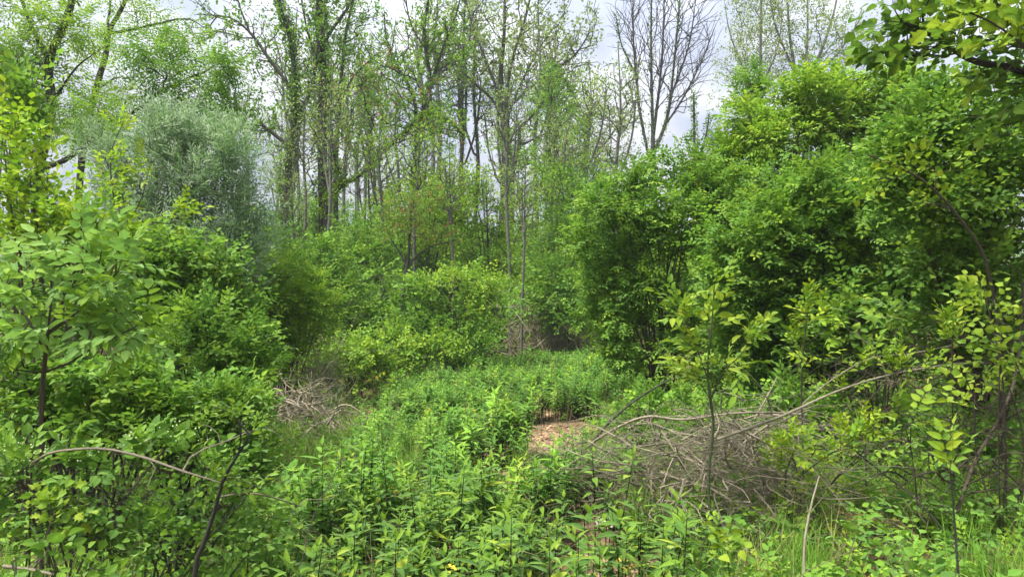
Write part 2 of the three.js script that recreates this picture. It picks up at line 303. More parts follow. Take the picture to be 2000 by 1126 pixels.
/* One plant. base [px, distance]; limbs: pixel polylines [[px, py, distance?] ...] the first rising from the base; lobes [px, py, rx, ry, distance?, weight?] of foliage */
function plant(name, label, category, o) {
  const r = rngOf(o.seed ?? seedNo++), D = o.base[1], b = ground(o.base[0], D), g = thing(name, label, category, b, o.group), sk = new Skeleton();
  const step = o.step ?? 0.12 + D * 0.008, P = (q) => at(q[0], q[1], q[2] ?? D);
  const lobes = (o.lobes ?? []).map((l) => { const d = l[4] ?? D; return { c: at(l[0], l[1], d), rx: l[2] / FPX * d, ry: l[3] / FPX * d, rz: (o.deep ?? 1) * Math.max(l[2], l[3] * 0.8) / FPX * d, k: l[5] }; });
  const whole0 = lobes.reduce((s, l) => s + Math.PI * l.rx * l.ry * (l.k ?? 1), 0);
  if (o.layered ?? (category !== 'tree' && D > 8)) { // boughs in spreading layers
    const whole = lobes.splice(0);
    for (const l of whole) for (let i = 0; i < 4; i++) { const w = 0.5 + 0.45 * r(); lobes.push({ c: l.c.clone().add(V(jit(r, 0.65) * l.rx, (i / 3 - 0.5) * 1.5 * l.ry + jit(r, 0.2) * l.ry, jit(r, 0.6) * l.rz)), rx: l.rx * w * 1.05, ry: l.ry * (0.22 + 0.2 * r()), rz: l.rz * w, k: l.k }); }
  }
  const limbIds = [];
  (o.limbs ?? []).forEach((l, i) => {
    const pts = l.p.map(P); if (i === 0 || l.root) pts.unshift(l.root ? ground(l.root, l.p[0][2] ?? D) : b.clone());
    limbIds.push([l, sk.path(pts, l.r[0], l.r[1], step, i > 0 && !l.root)]);
  });
  if (!limbIds.length) { // many-stemmed: stems arch out from the base into the lobes
    const ns = o.stems ?? Math.max(5, lobes.length * 2);
    for (let i = 0; i < ns; i++) {
      const l = lobes[i % lobes.length], a = r() * 6.28, q = b.clone().add(V(Math.cos(a), 0, Math.sin(a)).multiplyScalar(0.18 * r() * Math.min(2, l.rx * 2))); q.y = gy(q.x, q.z) - 0.03;
      const e = V(l.c.x + jit(r, 0.4) * l.rx, l.c.y + (0.1 + jit(r, 0.4)) * l.ry, l.c.z + jit(r, 0.4) * l.rz), m = q.clone().lerp(e, 0.45); m.y = lerp(q.y, e.y, 0.62); m.add(V(jit(r, 0.12), 0, jit(r, 0.12)));
      sk.path([q, m, e], (o.stemR ?? 0.012), 0.005, step, false);
    }
  }
  const targets = lobePoints(lobes, o.n ?? 300, r, o.clump ?? 9, o.shell ?? 0.4, o.shoots), seeds = sk.p.slice();
  const near = targets.map((t) => { let m = 1e9; for (const s of seeds) m = Math.min(m, s.distanceToSquared(t)); return [m, t]; }).sort((x, y) => x[0] - y[0]);
  for (const [, t] of near) if (t.y > gy(t.x, t.z) + 0.05) sk.reach(t, { step, bend: o.bend ?? 0.8, rise: o.rise ?? 0.6, jitter: o.jitter ?? 0.22, curl: o.curl ?? 0.3, r });
  part(o.woody ?? (o.limbs ? 'trunk' : 'stem'), sk.mesh(b, o.tip ?? (D > 18 ? D * 0.00042 : 0.002 + D * 0.00014), o.e ?? (o.limbs ? 2.6 : 4.2), o.rMin ?? 0), BARK[o.bark ?? 'brown'], g);
  const list = [];
  if (o.kind) {
    const spots = sk.leafy.filter(([, k]) => k >= (o.from ?? (category === 'tree' ? 0.6 : 0.25))), size = o.size ?? 1, cover = whole0, lai = o.lai ?? (category === 'tree' ? 0.7 : 3.6);
    const count = Math.max(3, Math.round(lai * cover / (0.5 * KIND[o.kind][0].area * size * size * 1.1))), spread = o.spread ?? (category === 'tree' ? 0.05 + 0.006 * D : 0.05 + 0.009 * D);
    for (let c = 0; c < count; c++) {
      const i = spots[Math.floor(r() * spots.length)][0], off = V(jit(r, 1), jit(r, 1), jit(r, 1)).multiplyScalar(spread * (c < spots.length ? 0.4 : 1)), d = sk.dir[i].clone().multiplyScalar(0.7).addScaledVector(off, 1 / spread).add(V(jit(r, 0.5), jit(r, 0.4) + (o.lift ?? 0.15), jit(r, 0.5))).normalize(), p = sk.p[i].clone().add(off);
      if (p.y < gy(p.x, p.z) + 0.05) continue;
      list.push(frame(p, d, V(jit(r, 0.45), 1, jit(r, 0.45)), jit(r, 0.5), size * (0.75 + 0.5 * r())));
    }
    dress(g, list, o.kind, o.tone, r, o);
  }
  if (o.second) { // some of the same twigs bear leaves of another colour
    const l2 = []; for (const [i, k] of sk.leafy) if (k > 0.6 && r() < o.second.share) l2.push(frame(sk.p[i].clone().add(V(jit(r, 0.1), jit(r, 0.1), jit(r, 0.1))), sk.dir[i].clone().add(V(jit(r, 0.8), jit(r, 0.8), jit(r, 0.8))), UP, jit(r, 0.5), o.second.size ?? 1));
    dress(g, l2, o.second.kind, o.second.tone, r, { massName: 'foliage' });
  }
  const vine = [];
  for (const [l, ids] of limbIds) if (l.ivy) for (const i of ids) {
    const y = sk.p[i].y, len = step, cnt = Math.max(1, Math.round(l.ivy * len * 38));
    for (let c = 0; c < cnt; c++) {
      const a = r() * 6.28, dx = V(Math.cos(a), jit(r, 0.2), Math.sin(a)), side = dx.clone().addScaledVector(sk.dir[i], -dx.dot(sk.dir[i])).normalize();
      const clumpy = n3(y * 0.9, sk.p[i].x * 2, a); if (clumpy < -0.25) continue;
      const p = sk.p[i].clone().addScaledVector(sk.dir[i], jit(r, len / 2)).addScaledVector(side, sk.min[i] * 1.05 + r() * r() * (l.ivyOut ?? 0.16));
      vine.push(frame(p, side.clone().add(V(0, jit(r, 0.8), 0)).normalize(), UP, jit(r, 0.6), (0.7 + 0.7 * r()) * (l.ivySize ?? 1)));
    }
  }
  if (vine.length) dress(g, vine, 'ivy', l_tone(o), r, { massName: 'ivy' });
  return g;
}
const l_tone = (o) => o.ivyTone ?? 'mid';
function copyOf(src, label, x, z, turn, s, group) {
  const c = src.clone(); c.name = numbered(src.name.replace(/_\d{3}$/, '')); c.position.set(x, gy(x, z), z); c.rotation.y = turn; c.scale.setScalar(s);
  c.userData = { ...src.userData }; if (label) c.userData.label = label; if (group) c.userData.group = group; scene.add(c); return c;
}

// ---------------------------------------------------------------- ground and path
const pathX = (d) => { const k = [[2, 1200], [4.4, 1175], [5.2, 1160], [6.2, 1010], [7.2, 1030], [8.2, 1085], [10, 1072], [12.4, 1060], [18, 1100]]; let i = 0; while (i < k.length - 2 && d > k[i + 1][0]) i++; const t = Math.min(1, Math.max(0, (d - k[i][0]) / (k[i + 1][0] - k[i][0]))); return (lerp(k[i][1], k[i + 1][1], t) - 1000) / FPX * d; };
const isBare = (d) => (d > 3.9 && d < 5.3) || (d > 5.8 && d < 6.8) || (d > 7.3 && d < 9.4) || (d > 11.4 && d < 12.8);
const isOpen = (x, d) => { const px = 1000 + x / d * FPX; return (px > 1022 && px < 1132 && d > 6.5 && d < 9.4) || (px > 925 && px < 1000 && d > 5.5 && d < 6.9) || (px > 1135 && px < 1215 && d > 3.9 && d < 5.4); };
const pathHalf = (d) => (d < 6 ? 0.17 : d < 7 ? 0.34 : d < 9.4 ? 0.6 : 0.26) + 0.07 * n2(d * 1.3, 4);
{
  const g = new THREE.PlaneGeometry(1, 1, 150, 190), p = g.attributes.position, uv = [];
  for (let i = 0; i < p.count; i++) {
    const u = p.getX(i) * 2, v = p.getY(i) + 0.5, x = Math.sign(u) * (Math.abs(u) * 12 + Math.pow(Math.abs(u), 4) * 240), z = 8 - v * 40 - Math.pow(v, 5) * 380;
    p.setXYZ(i, x, gy(x, z), z); uv.push(x, z);
  }
  g.setAttribute('uv', new THREE.Float32BufferAttribute(uv, 2)); g.computeVertexNormals();
  const soil = tex(512, 512, (u, v) => { const a = tileN(u, v, 1.5, 1.5, 3), b = tileN(u, v, 6, 6, 8), c = tileN(u, v, 22, 22, 5), k = 0.40 + 0.10 * a + 0.10 * b + 0.14 * c, l = sstep(0.25, 0.5, tileN(u, v, 12, 12, 31)); return [k * 1.0 + 0.14 * l, k * 0.82 + 0.12 * l, k * 0.6 + 0.06 * l]; }, true, 0.7);
  const bump = tex(512, 512, (u, v) => { const k = 0.5 + 0.25 * tileN(u, v, 6, 6, 8) + 0.25 * tileN(u, v, 22, 22, 5); return [k, k, k]; }, false, 0.7);
  const m = new THREE.Mesh(g, new THREE.MeshStandardMaterial({ map: soil, bumpMap: bump, bumpScale: 0.03, roughness: 1, color: new THREE.Color().setRGB(0.75, 0.7, 0.62) }));
  m.name = 'ground'; m.receiveShadow = true; m.userData = { kind: 'structure', label: 'brown leaf litter ground under the weeds and shrubs' }; scene.add(m);
  // trodden path
  const pos = [], uv2 = [], idx = [], N = 60;
  for (let i = 0; i <= N; i++) { const d = 1.5 + i / N * 10.5; for (let k = 0; k <= 6; k++) { const x = pathX(d) + (k / 3 - 1) * (pathHalf(d) + 0.09 * n2(d * 3, k < 3 ? 2 : 8)); pos.push(x, gy(x, -d) + 0.006 - 0.004 * Math.abs(k / 3 - 1), -d); uv2.push(x, -d); } }
  for (let i = 0; i < N; i++) for (let k = 0; k < 6; k++) { const a = i * 7 + k; idx.push(a, a + 1, a + 7, a + 1, a + 8, a + 7); }
  const pg = new THREE.BufferGeometry(); pg.setAttribute('position', new THREE.Float32BufferAttribute(pos, 3)); pg.setAttribute('uv', new THREE.Float32BufferAttribute(uv2, 2)); pg.setIndex(idx); pg.computeVertexNormals();
  const dirt = tex(512, 512, (u, v) => { const a = tileN(u, v, 2, 2, 13), b = tileN(u, v, 9, 9, 18), c = tileN(u, v, 26, 26, 15), k = 0.56 + 0.08 * a + 0.1 * b + 0.12 * c; return [k * 0.92, k * 0.78, k * 0.63]; }, true, 0.9);
  const pm = new THREE.Mesh(pg, new THREE.MeshStandardMaterial({ map: dirt, color: new THREE.Color().setRGB(0.72, 0.68, 0.62), bumpMap: bump, bumpScale: 0.02, roughness: 1 })); pm.name = 'path'; pm.receiveShadow = true;
  pm.userData = { kind: 'structure', label: 'trodden reddish brown dirt path winding through the weeds' }; scene.add(pm);
}

// ---------------------------------------------------------------- trees of the far wood
const far = 'trees of the wood behind the clearing';
plant('cottonwood', 'tall pale cottonwood with upright fan of limbs, tallest in the middle', 'tree', { lai: 0.42, base: [990, 34], bark: 'grey', n: 620, kind: 'bud', tone: 'pale', size: 2.2, from: 0.3, bend: 1.5, clump: 6, shell: 0.25, rise: 2,
  limbs: [{ p: [[988, 470], [988, 330], [984, 240], [978, 150], [985, 60], [985, -60]], r: [0.272, 0.04] }, { p: [[984, 240], [962, 195], [930, 165], [880, 112], [850, 60]], r: [0.072, 0.016] }, { p: [[984, 225], [1000, 120], [1030, 20], [1045, -60]], r: [0.096, 0.024] }, { p: [[986, 245], [1010, 180], [1050, 100], [1090, 40]], r: [0.08, 0.024] }, { p: [[980, 200], [950, 120], [920, 40], [905, -30]], r: [0.072, 0.016] }, { p: [[988, 215], [1060, 150], [1120, 110], [1160, 50]], r: [0.048, 0.012] }],
  lobes: [[930, 60, 75, 95], [1000, 30, 90, 120], [1090, 60, 85, 110], [1135, 90, 50, 75], [890, 120, 55, 55], [1060, 140, 70, 55], [980, 150, 60, 60]] });
plant('forked_tree', 'dark crooked tree forking in a Y before the pale cottonwood', 'tree', { lai: 0.6, base: [1000, 31], bark: 'dark', n: 160, kind: 'bud', tone: 'mid', size: 1.8, clump: 7, ivyTone: 'mid',
  limbs: [{ p: [[1000, 420], [1003, 330], [1014, 287], [1014, 248]], r: [0.112, 0.075], ivy: 0.5 }, { p: [[1014, 248], [1035, 231], [1056, 203], [1085, 150]], r: [0.0675, 0.0225], ivy: 0.3 }, { p: [[1014, 248], [996, 227], [980, 205]], r: [0.0525, 0.015] }, { p: [[1014, 287], [1045, 270], [1080, 257], [1120, 262]], r: [0.0525, 0.015] }],
  lobes: [[1080, 190, 60, 55], [1110, 255, 45, 25], [990, 330, 60, 60], [1050, 330, 60, 40]] });
plant('bare_tree', 'bare leafless tree with many upright dark limbs against the clouds', 'tree', { base: [1276, 44], bark: 'dark', tip: 0.013, n: 1500, bend: 4, clump: 2, shell: 0.2, rise: 3, curl: 0.55, e: 2.7, step: 0.5, jitter: 0.05,
  limbs: [{ p: [[1277, 420], [1276, 300], [1274, 200], [1272, 100], [1273, -60]], r: [0.17, 0.04], ivy: 0.25, ivySize: 1.6 }, { p: [[1268, 310], [1256, 250], [1247, 200], [1243, 150], [1215, 90], [1203, 30]], r: [0.09, 0.03], ivy: 0.5, ivySize: 1.5 }, { p: [[1276, 270], [1290, 150], [1296, 60], [1298, -60]], r: [0.1, 0.03] }, { p: [[1277, 300], [1303, 230], [1318, 110], [1328, 0], [1334, -60]], r: [0.1, 0.03], ivy: 0.5, ivySize: 1.5 }, { p: [[1303, 240], [1338, 185], [1370, 120], [1398, 50]], r: [0.065, 0.02] }, { p: [[1247, 200], [1238, 90], [1236, -40]], r: [0.06, 0.02] }, { p: [[1310, 190], [1345, 90], [1362, -20]], r: [0.05, 0.02] }],
  lobes: [[1300, 20, 100, 110], [1352, 90, 45, 100], [1235, 50, 42, 100], [1270, 130, 45, 70], [1330, 160, 40, 60]] });
plant('ivy_trunk_tree', 'thick straight tree trunk wrapped in green ivy to the top', 'tree', { lai: 0.55, base: [632, 22], bark: 'dark', n: 170, kind: 'bud', tone: 'mid', size: 1.5, clump: 7,
  limbs: [{ p: [[633, 520], [632, 400], [628, 250], [630, 150], [624, 60], [624, -80]], r: [0.188, 0.105], ivy: 3.8, ivyOut: 0.28, ivySize: 1.2 }, { p: [[630, 90], [650, 55], [686, 5], [705, -40]], r: [0.06, 0.03], ivy: 0.5 }, { p: [[629, 150], [600, 60], [585, -20]], r: [0.045, 0.0225], ivy: 0.4 }],
  lobes: [[690, 20, 55, 45], [590, 20, 60, 60], [650, 110, 50, 60], [615, 200, 30, 80]] });
plant('ivy_forked_tree', 'ivy clad tree forking low into long sparse limbs left of the thick trunk', 'tree', { lai: 0.32, base: [555, 21], bark: 'grey', n: 420, kind: 'bud', tone: 'mid', clump: 6, shell: 0.3, bend: 1.1, size: 1.5,
  limbs: [{ p: [[555, 490], [556, 394], [566, 320], [574, 276], [574, 210], [574, 140], [565, 70], [546, 10], [540, -50]], r: [0.133, 0.042], ivy: 3.2, ivyOut: 0.2 }, { p: [[560, 305], [556, 280], [525, 255], [490, 224], [462, 206], [458, 185]], r: [0.07, 0.0315] }, { p: [[574, 215], [567, 175], [525, 115], [490, 66], [451, 35], [378, 28]], r: [0.063, 0.014] }, { p: [[574, 250], [580, 235], [595, 203], [612, 157], [618, 100], [640, 20]], r: [0.084, 0.035], ivy: 2.0, ivyOut: 0.22 }, { p: [[490, 66], [470, 20], [455, -40]], r: [0.035, 0.014] }],
  lobes: [[470, 110, 75, 90], [430, 40, 80, 60], [545, 60, 60, 80], [500, 200, 55, 60], [600, 60, 50, 80], [530, 260, 50, 40], [440, 220, 45, 60]] });
plant('thin_ivy_tree', 'slender ivy tree close on the right of the thick ivy trunk', 'tree', { lai: 0.3, base: [658, 23], bark: 'grey', n: 170, kind: 'tiny', tone: 'mid', size: 1.2, clump: 6,
  limbs: [{ p: [[657, 500], [655, 330], [660, 240], [668, 130], [676, 60], [700, -40]], r: [0.0975, 0.0375], ivy: 0.8 }, { p: [[662, 200], [690, 150], [730, 110]], r: [0.03, 0.0112] }], lobes: [[690, 130, 50, 60], [715, 60, 50, 60], [680, 240, 40, 50], [740, 160, 40, 40]], second: { kind: 'tiny', tone: 'rust', share: 0.4, size: 0.75 } });
plant('mossy_limb_tree', 'crooked tree with one long mossy limb sweeping up to the right', 'tree', { lai: 0.3, base: [636, 19.5], bark: 'grey', n: 330, kind: 'tiny', tone: 'mid', size: 1.2, clump: 6, ivyTone: 'young', shell: 0.3,
  limbs: [{ p: [[638, 480], [638, 395], [652, 378], [668, 358], [670, 346], [660, 328], [652, 300], [648, 260]], r: [0.0675, 0.0336], ivy: 1.6, ivyOut: 0.1 }, { p: [[668, 358], [700, 344], [730, 316], [744, 294], [790, 262], [804, 244], [830, 222], [850, 222], [880, 236], [905, 262]], r: [0.0585, 0.0096], ivy: 3.4, ivyOut: 0.06, ivySize: 0.8 }, { p: [[830, 222], [838, 195], [845, 150]], r: [0.0225, 0.0096] }, { p: [[744, 294], [700, 262], [660, 245]], r: [0.018, 0.0072] }],
  lobes: [[760, 235, 80, 45], [700, 200, 60, 60], [800, 200, 50, 50], [860, 260, 60, 50], [700, 300, 50, 40], [750, 130, 60, 50]], second: { kind: 'tiny', tone: 'rust', share: 0.5, size: 0.7 } });
plant('limb_fan_tree', 'tree with ivy stained limbs fanning out right of the mossy limb', 'tree', { lai: 0.36, base: [812, 25], bark: 'dark', n: 560, size: 1.7, kind: 'bud', tone: 'mid', clump: 6, shell: 0.3, bend: 1.3,
  limbs: [{ p: [[806, 470], [807, 350], [818, 280], [828, 210], [839, 154], [832, 100], [828, 52], [836, 0], [840, -60]], r: [0.14, 0.035], ivy: 1.1 }, { p: [[812, 300], [808, 190], [776, 130], [755, 80], [750, 20]], r: [0.07, 0.021], ivy: 1.0 }, { p: [[836, 170], [846, 150], [867, 87], [890, 30], [905, -30]], r: [0.07, 0.021], ivy: 1.3 }, { p: [[832, 100], [800, 40], [790, -40]], r: [0.035, 0.014] }, { p: [[818, 280], [790, 250], [745, 240]], r: [0.035, 0.0105] }],
  lobes: [[830, 60, 75, 110], [760, 110, 70, 70], [880, 110, 45, 80], [820, 200, 70, 60], [740, 180, 60, 60], [860, 270, 50, 60]] });
plant('feathery_tree', 'narrow deep green feathery tree right of the cottonwood', 'tree', { lai: 0.8, base: [1078, 28], bark: 'dark', n: 300, kind: 'walnut', tone: 'mid', size: 1.5, clump: 8,
  limbs: [{ p: [[1076, 480], [1075, 350], [1074, 240], [1080, 140]], r: [0.104, 0.024], ivy: 0.6 }], lobes: [[1100, 225, 35, 50], [1095, 300, 50, 45], [1075, 180, 30, 50], [1130, 350, 60, 40]] });
plant('yellowish_tree', 'hazy yellow green tree with a leaning limb left of the bare tree', 'tree', { lai: 0.42, base: [1120, 46], bark: 'grey', n: 420, kind: 'tiny', tone: 'pale', size: 2.2, clump: 6, shell: 0.2, bend: 1.3,
  limbs: [{ p: [[1125, 430], [1135, 340], [1150, 250], [1160, 180]], r: [0.144, 0.032] }, { p: [[1132, 350], [1155, 310], [1185, 275], [1222, 225]], r: [0.08, 0.024] }], lobes: [[1165, 270, 65, 70], [1200, 240, 35, 40], [1130, 200, 50, 60], [1150, 330, 70, 50], [1200, 320, 40, 50]] });
plant('pale_tree', 'pale airy tree with tiny leaves right behind the bare tree', 'tree', { tip: 0.013, lai: 0.3, base: [1486, 48], bark: 'pale', n: 330, kind: 'tiny', tone: 'pale', size: 2.0, clump: 6, shell: 0.2, bend: 1.6, rise: 2,
  limbs: [{ p: [[1487, 420], [1487, 200], [1486, 100], [1488, -60]], r: [0.2, 0.06] }, { p: [[1487, 200], [1450, 130], [1425, 60], [1415, 0]], r: [0.08, 0.02] }, { p: [[1487, 170], [1520, 90], [1530, -20]], r: [0.08, 0.02] }], lobes: [[1460, 100, 60, 110], [1430, 160, 40, 60], [1500, 30, 50, 90], [1520, 140, 40, 50], [1450, 20, 40, 60]] });
plant('pale_fan_tree', 'pale airy tree with limbs fanning above the right hand thicket', 'tree', { tip: 0.013, lai: 0.32, base: [1556, 46], bark: 'pale', n: 380, kind: 'tiny', tone: 'pale', size: 2.0, clump: 6, shell: 0.2, bend: 1.8, rise: 2,
  limbs: [{ p: [[1556, 420], [1556, 240], [1552, 140], [1542, 60], [1535, -60]], r: [0.2, 0.05] }, { p: [[1556, 200], [1575, 110], [1578, -40]], r: [0.12, 0.04] }, { p: [[1556, 190], [1600, 110], [1630, 20], [1640, -40]], r: [0.12, 0.04] }, { p: [[1560, 180], [1640, 100], [1690, 20]], r: [0.09, 0.03] }, { p: [[1552, 140], [1515, 50], [1500, -30]], r: [0.08, 0.03] }], lobes: [[1560, 50, 65, 100], [1625, 60, 65, 90], [1670, 100, 40, 60], [1520, 60, 40, 80], [1590, 140, 60, 40]] });
plant('vine_pole_tree', 'thin dead pole with a leafy vine column beside the bare tree', 'tree', { lai: 0.7, base: [1358, 30], bark: 'dark', n: 40, kind: 'bud', tone: 'mid', limbs: [{ p: [[1358, 470], [1357, 330], [1356, 240], [1355, 180]], r: [0.09, 0.04], ivy: 1.4, ivyOut: 0.14 }, { p: [[1357, 330], [1378, 270], [1386, 222]], r: [0.06, 0.03], ivy: 1.6 }, { p: [[1357, 340], [1320, 350], [1290, 372]], r: [0.05, 0.02] }, { p: [[1357, 340], [1400, 270], [1440, 240]], r: [0.05, 0.02] }], lobes: [[1380, 320, 40, 60], [1340, 400, 40, 50]] });
plant('walnut_tree', 'dark trunked tree with drooping feathery leaves at the far left', 'tree', { lai: 1.3, base: [72, 13], bark: 'dark', n: 420, kind: 'walnut', tone: 'young', size: 1.05, clump: 9, bend: 1,
  limbs: [{ p: [[72, 560], [76, 330], [100, 210], [95, 120], [128, 40], [155, -60]], r: [0.104, 0.056], ivy: 0.3 }, { p: [[95, 120], [60, 50], [30, -30]], r: [0.048, 0.016] }, { p: [[100, 200], [150, 130], [190, 100]], r: [0.024, 0.008] }], lobes: [[90, 100, 75, 80], [40, 50, 60, 70], [130, 60, 60, 60], [60, 220, 70, 70], [150, 200, 60, 50], [20, 160, 40, 80]] });
plant('leaning_tree', 'leaning dark tree whose thin boughs hang feathery leaves into the sky', 'tree', { lai: 1.0, base: [150, 15], bark: 'dark', n: 230, kind: 'walnut', tone: 'young', size: 0.95, clump: 8,
  limbs: [{ p: [[150, 560], [158, 320], [185, 180], [205, 110], [212, 62], [235, 20], [262, -40]], r: [0.0825, 0.0375] }, { p: [[212, 65], [255, 58], [300, 48], [365, 36], [400, 55]], r: [0.0338, 0.009] }, { p: [[205, 60], [215, 10], [205, -40]], r: [0.03, 0.015] }, { p: [[185, 180], [230, 150], [270, 160]], r: [0.0225, 0.0075] }], lobes: [[270, 20, 60, 40], [350, 60, 50, 30], [180, 60, 45, 50], [170, 250, 50, 60], [220, 170, 40, 40]] });
plant('slanting_limb_tree', 'deep green crown on a slanting limb above the silvery shrub', 'tree', { lai: 1.9, base: [30, 12.5], bark: 'dark', n: 420, kind: 'walnut', tone: 'mid', size: 0.95, clump: 9,
  limbs: [{ p: [[36, 480], [60, 346], [130, 310], [200, 258], [265, 215], [330, 170], [400, 140]], r: [0.06, 0.018] }, { p: [[130, 310], [175, 290], [240, 300]], r: [0.024, 0.009] }], lobes: [[300, 120, 60, 35], [360, 130, 70, 45], [420, 160, 45, 40], [290, 180, 55, 45], [390, 200, 60, 45], [200, 230, 60, 40], [440, 215, 30, 35]] });

// slender trees deep in the wood, cut from three originals
const slim = [];
for (let i = 0; i < 3; i++) {
  const x = [700, 905, 1150][i], h = [120, 60, 160][i], D = 38;
  slim.push(plant('slender_tree', ['slender tree with pale thin spring leaves deep in the wood', 'slender grey tree with ivy dotted stem and green leaves deep in the wood', 'slender tree with fresh bright green leaves deep in the wood'][i], 'tree', { lai: 0.2, base: [x, D], group: ['pale slender trees deep in the wood', 'ivy dotted slender trees deep in the wood', 'bright slender trees deep in the wood'][i], bark: i === 1 ? 'grey' : 'pale', n: 200, kind: 'tiny', tone: ['pale', 'mid', 'young'][i], size: 1.8, clump: 5, shell: 0.2, bend: 1.4, rise: 2, ivyTone: 'mid',
    limbs: [{ p: [[x + 2, 480], [x - 4, 330], [x + 5, 200], [x, h - 40]], r: [0.075, 0.025], ivy: i === 1 ? 0.6 : 0.15 }, { p: [[x, 330], [x + 25, 250], [x + 35, 150]], r: [0.05, 0.02] }], lobes: [[x, h + 40, 35, 60], [x + 30, 180, 30, 60], [x - 25, 230, 30, 60]] }));
}
{
  const r = rngOf(77);
  for (let i = 0; i < 44; i++) {
    const px = 480 + (i % 22) * 38 + jit(r, 34), d = i < 22 ? 30 + r() * 16 : 46 + r() * 26, p = ground(px, d);
    const clear = px > 1170 && px < 1700; copyOf(slim[Math.floor(r() * 3)], null, p.x, p.z, r() * 6.28, (0.75 + r() * 0.45) * (clear ? 0.5 : 1));
  }
  for (let i = 4; i < 14; i++) { const p = ground(i < 7 ? -40 + i * 70 : 1320 + (i - 7) * 110, 34 + r() * 20); copyOf(slim[i % 3], null, p.x, p.z, r() * 6.28, (0.7 + r() * 0.4) * (i < 7 ? 0.75 : 0.45)); }
}

// ---------------------------------------------------------------- shrubs and small trees behind the clearing
const backBush = [];
for (let i = 0; i < 3; i++) {
  const x = [720, 940, 1120][i], D = 22;
  backBush.push(plant('woodland_shrub', ['mid green oval leaved shrub in the undergrowth below the wood', 'feathery leaved shrub in the undergrowth below the wood', 'bright green shrub in the undergrowth below the wood'][i], 'shrub', { base: [x, D], group: ['oval leaved undergrowth shrubs', 'feathery undergrowth shrubs', 'bright undergrowth shrubs'][i], n: 330, kind: ['bud', 'walnut', 'bud'][i], tone: ['mid', 'mid', 'young'][i], lai: 2.4, size: [1.6, 1.15, 1.4][i], clump: 10, deep: 1, stems: 8, stemR: 0.02, bark: 'dark',
    lobes: [[x, 540, 60, 50], [x - 50, 580, 45, 45], [x + 55, 570, 50, 50], [x + 10, 490, 40, 35], [x, 630, 70, 40]] }));
}
{
  const r = rngOf(78);
  for (let i = 0; i < 84; i++) { const px = -60 + (i % 28) * 77 + jit(r, 36), d = i < 28 ? 19 + r() * 7 : i < 56 ? 27 + r() * 8 : 37 + r() * 14, p = ground(px, d); if (i >= 28 && (px > 1480 || px < 60)) continue; copyOf(backBush[Math.floor(r() * 3)], null, p.x, p.z, r() * 6.28, (0.75 + r() * 0.5) * (i < 28 ? 0.75 : i < 56 ? 1.0 : 1.4)); }
}
{
  const r = rngOf(79);
  for (let i = 0; i < 16; i++) { const px = 500 + i * 47 + jit(r, 20), d = 25 + r() * 8, p = ground(px, d); copyOf(backBush[Math.floor(r() * 3)], null, p.x, p.z, r() * 6.28, 1.15 + r() * 0.5); }
  for (let i = 0; i < 14; i++) { const px = 560 + i * 48 + jit(r, 24), d = 15 + r() * 8, p = ground(px, d); copyOf(slim[Math.floor(r() * 3)], 'small thin stemmed young tree at the far edge of the clearing', p.x, p.z, r() * 6.28, 0.3 + r() * 0.2, 'small young trees at the edge of the clearing'); }
}
plant('rusty_leaf_tree', 'small grey trunk tree with rusty red new leaves in the clearing edge', 'tree', { lai: 0.8, base: [783, 15], bark: 'grey', n: 200, kind: 'bud', tone: 'mid', size: 0.6, clump: 8,
  limbs: [{ p: [[784, 640], [787, 560], [797, 510], [800, 450], [803, 400]], r: [0.055, 0.02] }, { p: [[797, 512], [775, 485], [760, 460]], r: [0.025, 0.01] }, { p: [[797, 512], [840, 482], [885, 470]], r: [0.03, 0.01] }], lobes: [[800, 415, 50, 40], [865, 455, 40, 18], [765, 440, 35, 30], [830, 390, 40, 30]], second: { kind: 'bud', tone: 'rust', share: 1, size: 0.6 } });
plant('arching_shrub', 'yellow green shrub arching flat over dark crooked stems', 'shrub', { layered: false, lai: 2.6, base: [882, 14], bark: 'dark', woody: 'trunk', n: 330, kind: 'round', tone: 'young', size: 1.2, clump: 9,
  limbs: [{ p: [[882, 650], [877, 600], [884, 570], [905, 555], [950, 548]], r: [0.04, 0.012] }, { p: [[878, 600], [855, 560], [820, 545]], r: [0.02, 0.008] }, { p: [[882, 620], [905, 585], [930, 565]], r: [0.02, 0.008] }], lobes: [[850, 552, 55, 20], [905, 550, 60, 20], [950, 565, 40, 22], [820, 570, 30, 25], [930, 610, 50, 20]] });
plant('crooked_tree', 'small dark crooked tree left of the grey trunk', 'tree', { lai: 2.2, base: [765, 16.5], bark: 'dark', n: 230, kind: 'round', tone: 'mid', size: 1.35, limbs: [{ p: [[764, 640], [756, 590], [742, 550], [715, 532], [705, 500]], r: [0.06, 0.02] }], lobes: [[720, 490, 50, 35], [690, 520, 45, 30], [745, 520, 35, 25], [700, 450, 40, 35]] });
plant('hazel_shrub', 'tall mid green shrub behind the rusty leaved tree', 'shrub', { lai: 1.5, base: [830, 19], n: 460, kind: 'bud', tone: 'young', size: 1.25, bark: 'grey', stems: 9, stemR: 0.03, lobes: [[850, 400, 70, 45], [780, 400, 50, 50], [820, 470, 70, 45], [900, 440, 45, 50], [850, 360, 45, 25]] });
plant('dogwood_shrub', 'loose yellow green shrub below the cottonwood trunk', 'shrub', { lai: 0.75, base: [960, 20], n: 420, kind: 'bud', tone: 'young', size: 1.3, bark: 'grey', stems: 10, stemR: 0.03, lobes: [[950, 380, 60, 40], [1000, 430, 60, 55], [930, 470, 60, 40], [1050, 400, 60, 50], [1060, 350, 40, 30]] });
